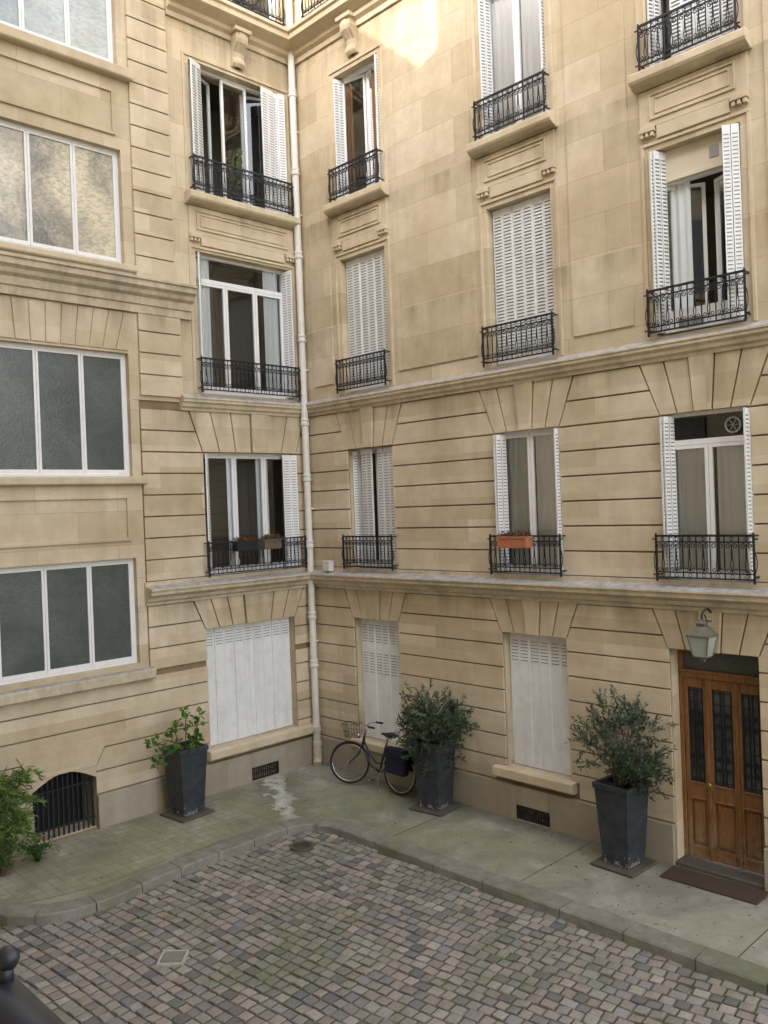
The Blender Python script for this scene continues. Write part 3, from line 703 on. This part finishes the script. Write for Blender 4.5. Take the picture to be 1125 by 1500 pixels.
while i<len(ks)-2:
    n=rnd.choice((7,8,9,10,11)) if (i<85) else 6
    j=min(i+n,len(ks)-1)
    zt=rnd.uniform(-.004,.003)
    for k in range(i,j+1):
        nn=nrm(k); p=ks[k].copy()
        t=(ks[min(k+1,len(ks)-1)]-ks[max(k-1,0)]).normalized()
        if k==i: p+=t*.006
        if k==j: p-=t*.006
        base=len(mb.v)
        for s,z in ((-.155,-.16),(-.155,zt-.006),(-.145,zt),(.130,zt),(.145,zt-.018),(.152,-.16)):
            q=p+nn*s; mb.v.append((q.x,q.y,z))
        if k>i:
            for e in range(5): mb.face([base+e,base+e+1,base-6+e+1,base-6+e])
        if k==i or k==j: mb.face(range(base,base+6))
    i=j
tag(mb.obj('kerb',M_kerb),kind='structure')
poly=[(p.x,p.y) for p in ks]+[(0,-6.5),(-.2,-6.5),(-.2,.2),(12.4,.2)]
bm=bmesh.new(); vs=[bm.verts.new((x,y,-.008)) for x,y in poly]; f=bm.faces.new(vs); bmesh.ops.triangulate(bm,faces=[f]); me=bpy.data.meshes.new('pavement'); bm.to_mesh(me); bm.free(); me.materials.append(M_walk)
o=bpy.data.objects.new('pavement',me); COL.objects.link(o); tag(o,kind='structure')
mb=MB(); mb.quad([(.04,-6.1,-.003),(1.60,-6.1,-.003),(1.86,-5.2,-.003),(1.84,-2.2,-.003),(.04,-1.75,-.003)]); tag(mb.obj('tiled_pavement',M_tile,recalc=False),kind='structure')
mb=MB()
for x in (3.55,5.75,8.4): mb.box(XYZ,x-.006,x+.006,-1.64,-.06,-.0075,-.0045)
tag(mb.obj('pavement_joint',M_joint),kind='structure')
mb=MB(); mb.c=[]
def outside(x,y):
    best=9;bi=0
    for i in range(0,len(ks),2):
        dx=ks[i].x-x; dy=ks[i].y-y; dq=dx*dx+dy*dy
        if dq<best: best=dq;bi=i
    nn=nrm(bi); return (x-ks[bi].x)*nn.x+(y-ks[bi].y)*nn.y if best<9 else 1
sgn=1 if outside(5,-4)>0 else -1
ROT=math.radians(6)
e1=Vector((math.cos(ROT),math.sin(ROT))); e2=Vector((-math.sin(ROT),math.cos(ROT)))
pal=[(.32,.285,.25),(.34,.30,.26),(.29,.27,.245),(.26,.25,.24),(.33,.305,.275),(.31,.265,.225),(.22,.215,.21),(.36,.325,.285)]
vrow=-12.0
while vrow<0:
    rh=rnd.uniform(.128,.146)
    u=-.5+rnd.random()*.2
    while u<13.5:
        w=rnd.uniform(.122,.168)
        uc=u+w/2; vc=vrow+rh/2+.06*math.sin(uc*.7+.6)+.01*math.sin(uc*3)
        p=e1*uc+e2*vc
        x=p.x; y=p.y
        if x>0 and y<-1.85 and x-y<14.0 and x<12.5 and y>-10:
            d=outside(x,y)*sgn
            dm=(x-2.62)**2+(y+2.52)**2
            if d>.13 and dm>.05:
                hw=w/2-.008; hh=rh/2-.008; ang=rnd.gauss(.042*math.cos(uc*.7+.6),.025); z=-.112+rnd.gauss(0,.0035); tx=rnd.gauss(0,.008); ty=rnd.gauss(0,.008)
                ca,sa=math.cos(ang),math.sin(ang)
                E1=(e1*ca+e2*sa); E2=(e2*ca-e1*sa)
                c=rnd.choice(pal); f=rnd.uniform(.78,1.15); c=tuple(q*f for q in c)
                if rnd.random()<.08: c=(.14,.14,.14)
                b0=len(mb.v)
                for (s,zz,k) in ((1.0,-.04,0),(1.0,-.008,0),(.84,0,1)):
                    for a_,b_ in ((-1,-1),(0,-1.02),(1,-1),(1.02,0),(1,1),(0,1.02),(-1,1),(-1.02,0)):
                        sx=a_*(hw if s==1 else hw-.008)*rnd.uniform(.94,1.01); sy=b_*(hh if s==1 else hh-.008)*rnd.uniform(.94,1.01)
                        q=Vector((x,y))+E1*sx+E2*sy
                        mb.v.append((q.x,q.y,z+zz+tx*a_*.4+ty*b_*.4)); mb.c.append(c if k else tuple(q_*.75 for q_ in c))
                for r in (0,8):
                    for k in range(8):
                        k2=(k+1)%8; mb.face([b0+r+k,b0+r+k2,b0+r+8+k2,b0+r+8+k])
                mb.v.append((x,y,z+.003)); mb.c.append(c); ci=len(mb.v)-1
                for k in range(8): mb.face([b0+16+k,b0+16+(k+1)%8,ci])
        u+=w
    vrow+=rh
tag(mb.obj('cobblestones',M_sett,smooth=False,recalc=False),kind='structure')
DR=empty('drain_cover',(2.62,-2.52,-.11),label='small round iron drain set in the cobbles',cat='drain')
mb=MB(); mb.lathe([(.10,-.03),(.17,-.03),(.17,.008),(.15,.012),(.13,.004),(.10,.004)],(0,0,0),0,24); mb.obj('rim',M_rust,DR)
mb=MB()
mb.lathe([(.01,-.04),(.13,-.04),(.13,-.02),(.01,-.02)],(0,0,0),1,20)
for k in range(-3,4): mb.box(XYZ,-math.sqrt(.0169-(k*.035)**2),math.sqrt(.0169-(k*.035)**2),k*.035-.007,k*.035+.007,-.01,.004)
mb.obj('grate',[M_rust,M_dark],DR)
PL=empty('access_plate',(3.95,-5.35,-.100),(0,0,math.pi/4),label='small square stone-framed access plate among cobbles',cat='access cover')
mb=MB(); 
for q in ((-.14,.14,-.14,-.12),(-.14,.14,.12,.14)): mb.box(XYZ,*q,-.03,.012)
for q in ((-.14,-.12,-.1195,.1195),(.12,.14,-.1195,.1195)): mb.box(XYZ,*q,-.03,.011)
mb.obj('frame',M_frame,PL)
mb=MB(); mb.box(XYZ,-.118,.118,-.118,.118,-.03,.006); mb.obj('plate',M_kerb,PL)
# ---------------------------------------------------------------- planters
def planter_meshes():
    out=[]
    mb=MB()
    r0,r1,h=.185,.245,1.0
    p=ring4(r0,0)+ring4(r1,h)+ring4(r1-.03,h)+ring4(r1-.035,h-.08); mb.v+=p
    for a_ in (0,4,8):
        for k in range(4): mb.face([a_+k,a_+(k+1)%4,a_+4+(k+1)%4,a_+4+k])
    mb.face([0,1,2,3])
    i=len(mb.v); mb.v+=ring4(r1-.004,h-.07)+ring4(r1+.012,h-.065)+ring4(r1+.014,h+.006)+ring4(r1-.02,h+.006)
    for a_ in (0,4,8):
        for k in range(4): mb.face([i+a_+k,i+a_+(k+1)%4,i+a_+4+(k+1)%4,i+a_+4+k])
    out.append(('shell',mb,M_pot,.006))
    m2=MB(); n=8; 
    for i in range(n+1):
        for j in range(n+1): m2.v.append((-.213+.426*i/n,-.213+.426*j/n,h-.075+rnd.uniform(-.012,.02)))
    for i in range(n):
        for j in range(n): m2.face([i*(n+1)+j,(i+1)*(n+1)+j,(i+1)*(n+1)+j+1,i*(n+1)+j+1])
    out.append(('soil',m2,M_soil,0))
    return out
pm=planter_meshes()
P1=(.50,-3.05,.035); P2=(3.26,-.42,.035); P3=(6.44,-.42,.035)
P0=empty('planter',P1,(0,0,.05),label='tall tapered dark grey square planter by the cellar wall',cat='planter',group='tapered planters on the pavement')
base_parts=[mb_.obj(nm,mt,P0,bevel=bv) for nm,mb_,mt,bv in pm]
for loc,rz,lb in ((P2,.12,'tall tapered dark planter with chipped base beside the bicycle'),(P3,-.06,'tall tapered dark planter with peeling paint near the door')):
    e=empty('planter',loc,(0,0,rz),label=lb,cat='planter',group='tapered planters on the pavement')
    for o in base_parts:
        c=o.copy(); c.parent=e; COL.objects.link(c)
mt0=MB(); mt0.box(XYZ,-.30,.30,-.30,.30,0,.03)
for k,(p,rz) in enumerate(((P1,.05),(P2,.12),(P3,-.06))):
    if k==0: t0=mt0.obj('planter_tray',M_rust,bevel=.006); t=t0
    else: t=t0.copy(); COL.objects.link(t)
    t.location=(p[0],p[1],.001); t.rotation_euler=(0,0,rz+.03); tag(t,'flat square brown tray under a tall planter','tray','trays under the planters')
def addleaf(mb,p,d,up,L,w,shade,bend=.2,seg=2):
    d=d.normalized(); s=d.cross(up)
    if s.length<.05: s=d.cross(Vector((1,0,.3)))
    s.normalize(); n=s.cross(d)
    i=len(mb.v)
    a=p; b=p+d*L*.5+n*L*bend*.25; c=p+d*L-n*L*bend*.3
    pts=[a,p+d*L*.28+s*w*.42,b+s*w*.5,c,b-s*w*.5,p+d*L*.28-s*w*.42]
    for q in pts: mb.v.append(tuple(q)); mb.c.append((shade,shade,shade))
    mb.face([i,i+1,i+2,i+3]); mb.face([i,i+3,i+4,i+5])
def rv(r): return Vector((r.gauss(0,1),r.gauss(0,1),r.gauss(0,1)))
def shrub(name,loc,seed,label,mat,cen,rad,ntw,lpt,L,w,twl=.22,up=.5,trunkz=.93,nclump=9,cat='shrub',spread=.11):
    r=random.Random(seed); E=empty(name,loc,label=label,cat=cat)
    st=MB(); lf=MB(); lf.c=[]
    clumps=[]
    for k in range(nclump):
        v=rv(r).normalized(); q=Vector((cen[0]+v.x*rad[0]*r.uniform(.3,.8),cen[1]+v.y*rad[1]*r.uniform(.3,.8),cen[2]+v.z*rad[2]*r.uniform(.25,.85)))
        clumps.append((q,r.uniform(.5,1.15)))
        b0=Vector((r.uniform(-.05,.05),r.uniform(-.05,.05),trunkz)); m=b0.lerp(q,.5)+Vector((r.uniform(-.06,.06),r.uniform(-.06,.06),.08))
        st.tube([b0,b0.lerp(m,.5)+Vector((0,0,.04)),m,m.lerp(q,.55)+rv(r)*.015,q],[.014,.012,.009,.006,.004],5)
    for t in range(ntw):
        q,sz=r.choice(clumps)
        s0=q+Vector((r.gauss(0,spread*sz),r.gauss(0,spread*sz),r.gauss(0,spread*.9*sz)))
        s0.y=min(s0.y,-loc[1]-.1)
        out=(s0-Vector(cen)); out=Vector((out.x/rad[0],out.y/rad[1],out.z/rad[2]))
        d=(out*.7+rv(r)*.45+Vector((0,0,up))).normalized()
        ln=twl*r.uniform(.6,1.4)
        e=s0+d*ln+Vector((0,0,-.02)); st.tube([s0,s0.lerp(e,.5)+rv(r)*.008,e],[.003,.0025,.0015],3)
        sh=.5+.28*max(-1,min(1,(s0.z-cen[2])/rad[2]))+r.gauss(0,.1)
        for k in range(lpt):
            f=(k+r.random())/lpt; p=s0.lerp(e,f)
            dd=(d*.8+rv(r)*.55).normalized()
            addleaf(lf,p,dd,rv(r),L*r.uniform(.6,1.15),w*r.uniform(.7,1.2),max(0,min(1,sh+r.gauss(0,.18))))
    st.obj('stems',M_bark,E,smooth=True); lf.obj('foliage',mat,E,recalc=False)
    return E
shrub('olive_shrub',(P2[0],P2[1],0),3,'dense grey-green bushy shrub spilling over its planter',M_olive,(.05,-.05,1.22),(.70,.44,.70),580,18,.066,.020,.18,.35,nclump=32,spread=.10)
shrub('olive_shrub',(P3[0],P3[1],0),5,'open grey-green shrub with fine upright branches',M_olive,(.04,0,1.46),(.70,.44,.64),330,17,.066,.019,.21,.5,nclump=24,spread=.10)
r=random.Random(11); E=empty('hibiscus_plant',(P1[0],P1[1],0),label='leggy green plant with broad leaves and a red bloom',cat='plant')
st=MB(); lf=MB(); lf.c=[]
stems=[[(0,0,.92),(.0,.02,1.15),(-.02,.04,1.38),(.02,.03,1.58)],[(0,-.05,.92),(.03,-.2,1.15),(.08,-.36,1.22),(.12,-.62,1.20)],[(0,.05,.92),(.05,.14,1.12),(.04,.2,1.3),(0,.28,1.45)],
 [(0,-.04,.92),(.05,-.15,1.08),(.12,-.32,1.05),(.18,-.60,.93)],[(.02,0,.92),(.1,.05,1.06),(.14,.12,1.15)],[(0,-.02,.92),(-.02,-.12,1.2),(0,-.2,1.36)]]
for s in stems:
    s=[Vector(p) for p in s]; st.tube(s,[.012]+[.008]*(len(s)-2)+[.004],5)
    for i in range(len(s)-1):
        for k in range(7 if i else 2):
            p=s[i].lerp(s[i+1],r.random()); d=(rv(r)+Vector((0,0,.1))).normalized(); q=p+d*.05
            st.tube([p,q],.002,3)
            addleaf(lf,q,(d+Vector((0,0,-.5))),Vector((r.gauss(0,.4),r.gauss(0,.4),1)),r.uniform(.07,.14),r.uniform(.055,.10),r.uniform(.2,1),.4)
    for k in range(9):
        d=rv(r).normalized(); addleaf(lf,s[-1]+d*.03,d+Vector((0,0,-.2)),Vector((r.gauss(0,.5),r.gauss(0,.5),1)),r.uniform(.06,.13),r.uniform(.05,.09),r.uniform(.4,1),.4)
st.obj('stems',M_bark,E,smooth=True); lf.obj('foliage',M_broad,E,recalc=False)
mb=MB(); mb.c=[]
for k in range(14): d=rv(r).normalized(); addleaf(mb,Vector((.08,.06,1.03)),d+Vector((.3,-.2,.3)),rv(r),.06,.05,.5)
mb.c=None; mb.obj('flower',M_red,E,recalc=False)
r=random.Random(4); E=empty('bamboo_plant',(.55,-5.90,0),label='arching light green bamboo against the wall',cat='plant')
st=MB(); lf=MB(); lf.c=[]
for k in range(48):
    a=r.uniform(-.4,1.9); reach=r.uniform(.15,.62); h=r.uniform(.45,1.42)
    dv=Vector((math.cos(a)*.4,math.sin(a),0)); p=[Vector((r.uniform(-.12,.12),r.uniform(-.12,.12),.0))]
    p+= [p[0]+dv*reach*.25+Vector((0,0,h*.7)),p[0]+dv*reach*.65+Vector((0,0,h)),p[0]+dv*reach+Vector((0,0,h*.86))]
    st.tube(p,[.006,.005,.003,.002],4)
    for i in range(1,3):
        for m in range(22):
            q=p[i].lerp(p[i+1],r.random()); addleaf(lf,q,dv*.8+rv(r)*.45+Vector((0,0,-.35)),rv(r),r.uniform(.08,.16),.013,r.uniform(.1,1),.3)
    for m in range(18):
        q=p[0].lerp(p[1],r.uniform(.2,1)); addleaf(lf,q,dv*.6+rv(r)*.6,rv(r),r.uniform(.07,.14),.012,r.uniform(.0,.7),.3)
st.obj('stems',M_bark,E); lf.obj('foliage',M_bamb,E,recalc=False)
r=random.Random(9); E=empty('ground_fern',(.50,-5.36,0),label='low green weedy fern at the wall foot',cat='plant')
lf=MB(); lf.c=[]
for k in range(66):
    a=r.uniform(0,6.28); rr=r.uniform(.10,.30); h=r.uniform(.06,.24); e=Vector((math.cos(a)*rr,math.sin(a)*rr,h))
    for m in range(12):
        f=m/12; p=Vector((0,0,0)).lerp(e,f)+Vector((0,0,.12*math.sin(f*3))); addleaf(lf,p,rv(r)*.7+e*2,rv(r),.045,.018,r.uniform(0,.8))
lf.obj('foliage',M_broad,E,recalc=False)
r=random.Random(33); lf=MB(); lf.c=[]
for k in range(260):
    if r.random()<.6: p=Vector((r.uniform(.3,9),r.uniform(-1.6,-.15),.0))
    elif r.random()<.5: p=Vector((r.uniform(.15,1.8),r.uniform(-6,-.3),.002))
    else: p=Vector((r.uniform(2.4,9),r.uniform(-6,-2.1),-.102))
    addleaf(lf,p,Vector((r.gauss(0,1),r.gauss(0,1),.08)),Vector((r.gauss(0,.2),r.gauss(0,.2),1)),r.uniform(.02,.05),r.uniform(.01,.025),r.random(),.3)
o=lf.obj('fallen_leaves',M_dry,recalc=False); tag(o,'scattered small brown fallen leaves on the courtyard floor','leaves',kind='stuff')
def wbox(name,loc,rz,L,label,mt,seed,dry=True):
    E=empty(name,loc,(0,0,rz),label=label,cat='flower box')
    mb=MB(); h=.15
    for (a0,a1,b0,b1) in ((-L/2,L/2,-.08,-.068),(-L/2,L/2,.068,.08),(-L/2,-L/2+.012,-.068,.068),(L/2-.012,L/2,-.068,.068)): mb.box(XYZ,a0,a1,b0,b1,0,h)
    mb.box(XYZ,-L/2,L/2,-.08,.08,-.012,0); mb.box(XYZ,-L/2-.01,L/2+.01,-.09,-.08,h-.03,h+.004); mb.box(XYZ,-L/2-.01,L/2+.01,.08,.09,h-.03,h+.004)
    mb.obj('box',mt,E,bevel=.004)
    mb=MB(); mb.box(XYZ,-L/2+.013,L/2-.013,-.067,.067,.01,h-.03); mb.obj('soil',M_soil,E)
    r=random.Random(seed); lf=MB(); lf.c=[]
    for k in range(70):
        p=Vector((r.uniform(-L/2,L/2)*.9,r.uniform(-.06,.06),h-.03))
        for m in range(4): addleaf(lf,p+Vector((r.gauss(0,.02),r.gauss(0,.02),m*.022)),rv(r)+Vector((0,0,.9)),rv(r),.07,.014,r.random())
    lf.obj('dried_plants',M_dry,E,recalc=False)
wbox('flower_box',(4.78,-.23,3.96),0,.50,'terracotta flower box on an iron railing',M_terra,1)
wbox('flower_box',(.24,-1.60,3.96),math.pi/2,.42,'dark flower box with withered plants on railing',M_black,2)
wbox('flower_box',(.24,-1.08,3.96),math.pi/2,.36,'brown wicker flower box with withered plants',M_bark,3)
r=random.Random(21); E=empty('balcony_plant',(.02,-1.35,9.86),label='small green potted plant behind the railing',cat='plant')
mb=MB(); mb.lathe([(.07,0),(.10,.18),(.105,.2),(.09,.2),(.085,.17)],(0,0,0)); mb.obj('pot',M_black,E)
lf=MB(); lf.c=[]; st=MB()
for k in range(9):
    e=Vector((r.uniform(-.05,.12),r.uniform(-.22,.22),r.uniform(.4,.95))); st.tube([(0,0,.16),e*.5+Vector((0,0,.15)),e],[.004,.003,.002],4)
    for m in range(18): addleaf(lf,Vector((0,0,.16)).lerp(e,r.uniform(.35,1))+rv(r)*.02,rv(r),rv(r),.06,.028,r.random())
st.obj('stems',M_bark,E); lf.obj('foliage',M_broad,E,recalc=False)
E=empty('ledge_box',(.62,-.12,3.50),label='small white box resting on the stone ledge',cat='box')
mb=MB(); mb.box(XYZ,-.08,.08,-.06,.06,0,.16); mb.box(XYZ,-.09,.09,-.07,.07,.16,.18); mb.obj('case',M_pipe,E,bevel=.005)
# ---------------------------------------------------------------- bicycle
BK=empty('bicycle',(1.92,-.42,.0),(.13,0,math.pi+.05),label='black city bicycle with dark pannier leaning on the wall',cat='bicycle')
def circ(c,R,n,yoff=0,a0=0,a1=2*math.pi,full=True):
    m=n if full else n+1
    return [(c[0]+R*math.cos(a0+(a1-a0)*k/n),yoff,c[1]+R*math.sin(a0+(a1-a0)*k/n)) for k in range(m)]
def wheel(par,c,tr=None):
    mb=MB(); mb.tube(circ(c,.325,36),.019,8,closed=True)
    w=mb.obj('wheel',M_rub,par,smooth=True)
    mb=MB(); mb.tube(circ(c,.300,36),.010,6,closed=True); mb.tube([(c[0],-.045,c[1]),(c[0],.045,c[1])],.018,8); mb.obj('rim',M_chr,w,smooth=True)
    mb=MB()
    for k in range(28):
        an=2*math.pi*k/28; s=.03 if k%2 else -.03; an2=an+(.35 if k%4<2 else -.35)
        mb.tube([(c[0]+.018*math.cos(an2),s,c[1]+.018*math.sin(an2)),(c[0]+.298*math.cos(an),0,c[1]+.298*math.sin(an))],.0016,3)
    mb.obj('spokes',M_chr,w)
    return w
rc=(-.53,.345); fc=(.53,.345)
wheel(BK,rc)
mb=MB()
bb=(-.08,0,.29); hl=(.33,0,.64); hh=(.29,0,.82)
mb.tube([hh,hl],.022,8); mb.tube([hl,(.22,0,.48),(.08,0,.34),bb],.020,8); mb.tube([(.31,0,.74),(.18,0,.56),(0,0,.42),(-.13,0,.42)],.016,8)
mb.tube([bb,(-.21,0,.76)],.018,8); mb.tube([bb,(-.08,0,.29)],.03,8)
for s in (-.045,.045):
    mb.tube([bb,(rc[0],s,rc[1])],.011,6); mb.tube([(-.185,0,.66),(rc[0],s,rc[1])],.010,6)
    mb.tube([(-.20,s*.8,.72),(-.72,s*1.3,.73)],.007,5); mb.tube([(-.66,s*1.3,.73),(rc[0],s,rc[1])],.006,5)
mb.tube([(-.72,-.06,.73),(-.72,.06,.73)],.006,5)
mb.obj('frame',M_black,BK,smooth=True)
mb=MB(); mb.tube([(-.21,0,.76),(-.235,0,.87)],.012,8); mb.obj('seat_post',M_chr,BK,smooth=True)
mb=MB(); mb.sphere((-.29,0,.90),.12,sc=(1.05,.85,.35),nu=14,nv=8); mb.sphere((-.17,0,.90),.06,sc=(1.6,.55,.4),nu=12); mb.obj('saddle',M_rub,BK,smooth=True)
mb=MB(); mb.tube([(.29,0,.82),(.26,0,.98)],.013,8)
hb=[(.06,.29,.99),(.18,.27,1.0),(.25,.16,1.0),(.265,.05,.985),(.265,-.05,.985),(.25,-.16,1.0),(.18,-.27,1.0),(.06,-.29,.99)]
mb.tube(hb,.011,8); hbO=mb.obj('handlebar',M_chr,BK,smooth=True)
for q in ((0,1),(-1,-2)):
    mb=MB(); mb.tube([hb[q[0]],hb[q[1]]],.017,8); mb.obj('grip',M_rub,hbO,smooth=True)
piv=Vector((.31,0,.7)); RT=Matrix.Translation(piv)@Matrix.Rotation(.5,4,'Z')@Matrix.Translation(-piv)
fk=MB()
for s in (-.05,.05): fk.tube([(.335,s*.5,.62),(.40,s,.48),(fc[0],s,fc[1])],.009,6)
fk.tube([(.335,-.03,.63),(.335,.03,.63)],.016,6)
fko=fk.obj('fork',M_black,BK,smooth=True)
fw=wheel(BK,fc)
def fender(c,a0,a1,name):
    m=MB(); n=18
    for k in range(n+1):
        a=a0+(a1-a0)*k/n
        for s,dr in ((-.028,-.012),(-.014,0),(.014,0),(.028,-.012)): m.v.append((c[0]+(.355+dr)*math.cos(a),s,c[1]+(.355+dr)*math.sin(a)))
    for k in range(n):
        for j in range(3): m.face([4*k+j,4*k+j+1,4*k+5+j,4*k+4+j])
    return m.obj(name,M_black,BK,smooth=True,recalc=False)
ff=fender(fc,.5,2.9,'mudguard'); fender(rc,.2,2.9,'mudguard')
mb=MB(); mb.sphere((.40,0,.80),.05,sc=(.8,1,1)); mb.tube([(.31,0,.80),(.40,0,.80)],.007,6); hlp=mb.obj('headlight',M_chr,BK,smooth=True)
mb=MB()
for z,w_ in ((.78,.13),(.87,.15),(.99,.17)): mb.tube([(.38,-w_,z),(.38+.22+ (z-.78)*.3,-w_,z),(.38+.22+(z-.78)*.3,w_,z),(.38,w_,z)],.005,4,closed=True)
for k in range(9):
    t=-1+2*k/8; mb.tube([(.60,t*.13,.78),(.663,t*.17,.99)],.003,3); 
for k in range(5):
    x=.38+.05*k
    for s in (-1,1): mb.tube([(x,s*.13,.78),(x+.01,s*.17,.99)],.003,3)
    mb.tube([(x,-.13,.78),(x,.13,.78)],.003,3)
bas=mb.obj('basket',M_black,BK)
for o in (hbO,fko,fw,ff,hlp,bas): o.matrix_local=RT
mb=MB(); mb.prism(XYZ,[(-.78,.34),(-.38,.36),(-.35,.70),(-.80,.72)],.055,.21)
pn=mb.obj('pannier_bag',M_blue,BK,bevel=.035)
mb=MB(); mb.prism(XYZ,[(-.81,.60),(-.335,.59),(-.345,.75),(-.80,.765)],.05,.225); mb.obj('bag_flap',M_blue,pn,bevel=.02)
mb=MB(); mb.prism(XYZ,[(-.76,.38),(-.42,.40),(-.40,.68),(-.78,.70)],-.17,-.055); mb.obj('pannier_bag',M_blue,BK,bevel=.02)
mb=MB(); mb.tube(circ((bb[0],bb[2]),.075,20,.05),.008,5,closed=True); mb.tube([(bb[0],-.07,bb[2]),(bb[0],.07,bb[2])],.010,6)
mb.tube([(bb[0],.075,bb[2]),(bb[0]+.10,.085,bb[2]-.13)],.009,6); mb.tube([(bb[0],-.075,bb[2]),(bb[0]-.10,-.085,bb[2]+.13)],.009,6)
mb.box(XYZ,bb[0]+.05,bb[0]+.15,.085,.15,bb[2]-.145,bb[2]-.12); mb.box(XYZ,bb[0]-.15,bb[0]-.05,-.15,-.085,bb[2]+.12,bb[2]+.145)
mb.obj('crankset',M_chr,BK)
mb=MB(); mb.tube([(-.12,.05,.26),(-.20,.16,.02)],.008,6); mb.obj('kickstand',M_chr,BK)
# ---------------------------------------------------------------- unseen facing building added to block sun; roof gap shaped for the sun patch
FB=empty('sun_blocking_building',(5,-10.6,0),label='unseen cream stone building opposite, added to block the sun',cat='building')
mb=MB()
HR=17.75
def fpar(pts): mb.prism(XYZ,[(x-5,z) for x,z in pts],.0,.3)
mb.box(XYZ,-14,21,-5.4,.3,-.3,15.0)
fpar([(-9,15.0),(6.05,15.0),(6.05,17.05),(5.6,HR),(-9,HR)]); fpar([(6.05,15.0),(7.85,15.0),(7.85,16.1),(7.35,15.9),(6.8,16.4),(6.05,17.05)]); fpar([(7.85,15),(26,15),(26,HR),(8.3,HR),(7.85,17.0)])
mb.obj('wall',M_ash,FB)
for x in (1.5,4.5,7.5,10.2,13.5,16):
    for z in (.8,3.6,6.7,9.9,13.1):
        if abs(x-12)<2.5 and 3<z<6: continue
        mb=MB(); mb.box(XYZ,x-5,x-5+1.1,.28,.31,z,z+1.8); mb.obj('window',M_fro,FB)
G=empty('window_guard',(12.0,-9.65,4.112),label='dark iron guard rail outside an upper window',cat='railing')
mb=MB(); mb.tube([(-1.35,-.6,-.02),(-1.33,-.08,-.02),(-1.25,0,-.02),(1.0,0,-.02)],.028,12)
mb.tube([(-1.3,0,-.8),(1.0,0,-.8)],.012,6)
mb.obj('handrail',M_iron,G,smooth=True)
mb=MB()
for k in range(16): mb.tube([(-1.25+.15*k,0,-.8),(-1.25+.15*k,0,-.03)],.008,6)
mb.obj('bars',M_iron,G)
mb=MB(); mb.sphere((-.82,.008,.028),.013); mb.tube([(-.82,.005,0),(-.82,.005,.022)],.009,6); mb.obj('finial',M_iron,G,smooth=True)
# ---------------------------------------------------------------- light
EL=math.radians(22); az=Vector((.38,-.925)).normalized()
sdir=Vector((az.x*math.cos(EL),az.y*math.cos(EL),math.sin(EL)))
sl=bpy.data.lights.new('sun','SUN'); sl.energy=5; sl.angle=math.radians(.5); sl.color=(1,.95,.87)
so=bpy.data.objects.new('sun',sl); COL.objects.link(so); so.rotation_euler=(-sdir).to_track_quat('-Z','Y').to_euler(); so.location=(5,-20,30)
wd=bpy.data.worlds.new('World'); SC.world=wd; wd.use_nodes=True; nt=wd.node_tree; bg=nt.nodes['Background']
sky=nt.nodes.new('ShaderNodeTexSky'); sky.sky_type='NISHITA'; sky.sun_disc=False; sky.sun_elevation=EL; sky.sun_rotation=math.atan2(sdir.x,sdir.y); sky.dust_density=2.5; sky.ozone_density=.6
hs=nt.nodes.new('ShaderNodeHueSaturation'); hs.inputs['Saturation'].default_value=.35; nt.links.new(sky.outputs[0],hs.inputs['Color'])
mx=nt.nodes.new('ShaderNodeMix'); mx.data_type='RGBA'; mx.blend_type='MULTIPLY'; mx.inputs[0].default_value=1; nt.links.new(hs.outputs[0],mx.inputs[6]); mx.inputs[7].default_value=(1.0,.98,.975,1)
nt.links.new(mx.outputs[2],bg.inputs[0]); bg.inputs[1].default_value=1.12
SC.view_settings.view_transform='Standard'; SC.view_settings.look='None'; SC.view_settings.exposure=0
# ---------------------------------------------------------------- camera
yaw,pitch,roll=math.radians(45.538),math.radians(-.369),math.radians(-2.151)
F=Vector((-math.sin(yaw)*math.cos(pitch),math.cos(yaw)*math.cos(pitch),math.sin(pitch))); R=Vector((math.cos(yaw),math.sin(yaw),0)); U=R.cross(F)
R2=R*math.cos(roll)+U*math.sin(roll); U2=-R*math.sin(roll)+U*math.cos(roll)
cam=bpy.data.cameras.new('camera'); co=bpy.data.objects.new('camera',cam); COL.objects.link(co)
m=Matrix.Identity(4)
for i in range(3): m[i][0]=R2[i]; m[i][1]=U2[i]; m[i][2]=-F[i]
m[0][3],m[1][3],m[2][3]=12.111,-9.976,4.6
co.matrix_world=m; cam.sensor_fit='VERTICAL'; cam.sensor_height=24; cam.lens=1255.9/1500*24; cam.clip_start=.05; cam.clip_end=500
SC.camera=co
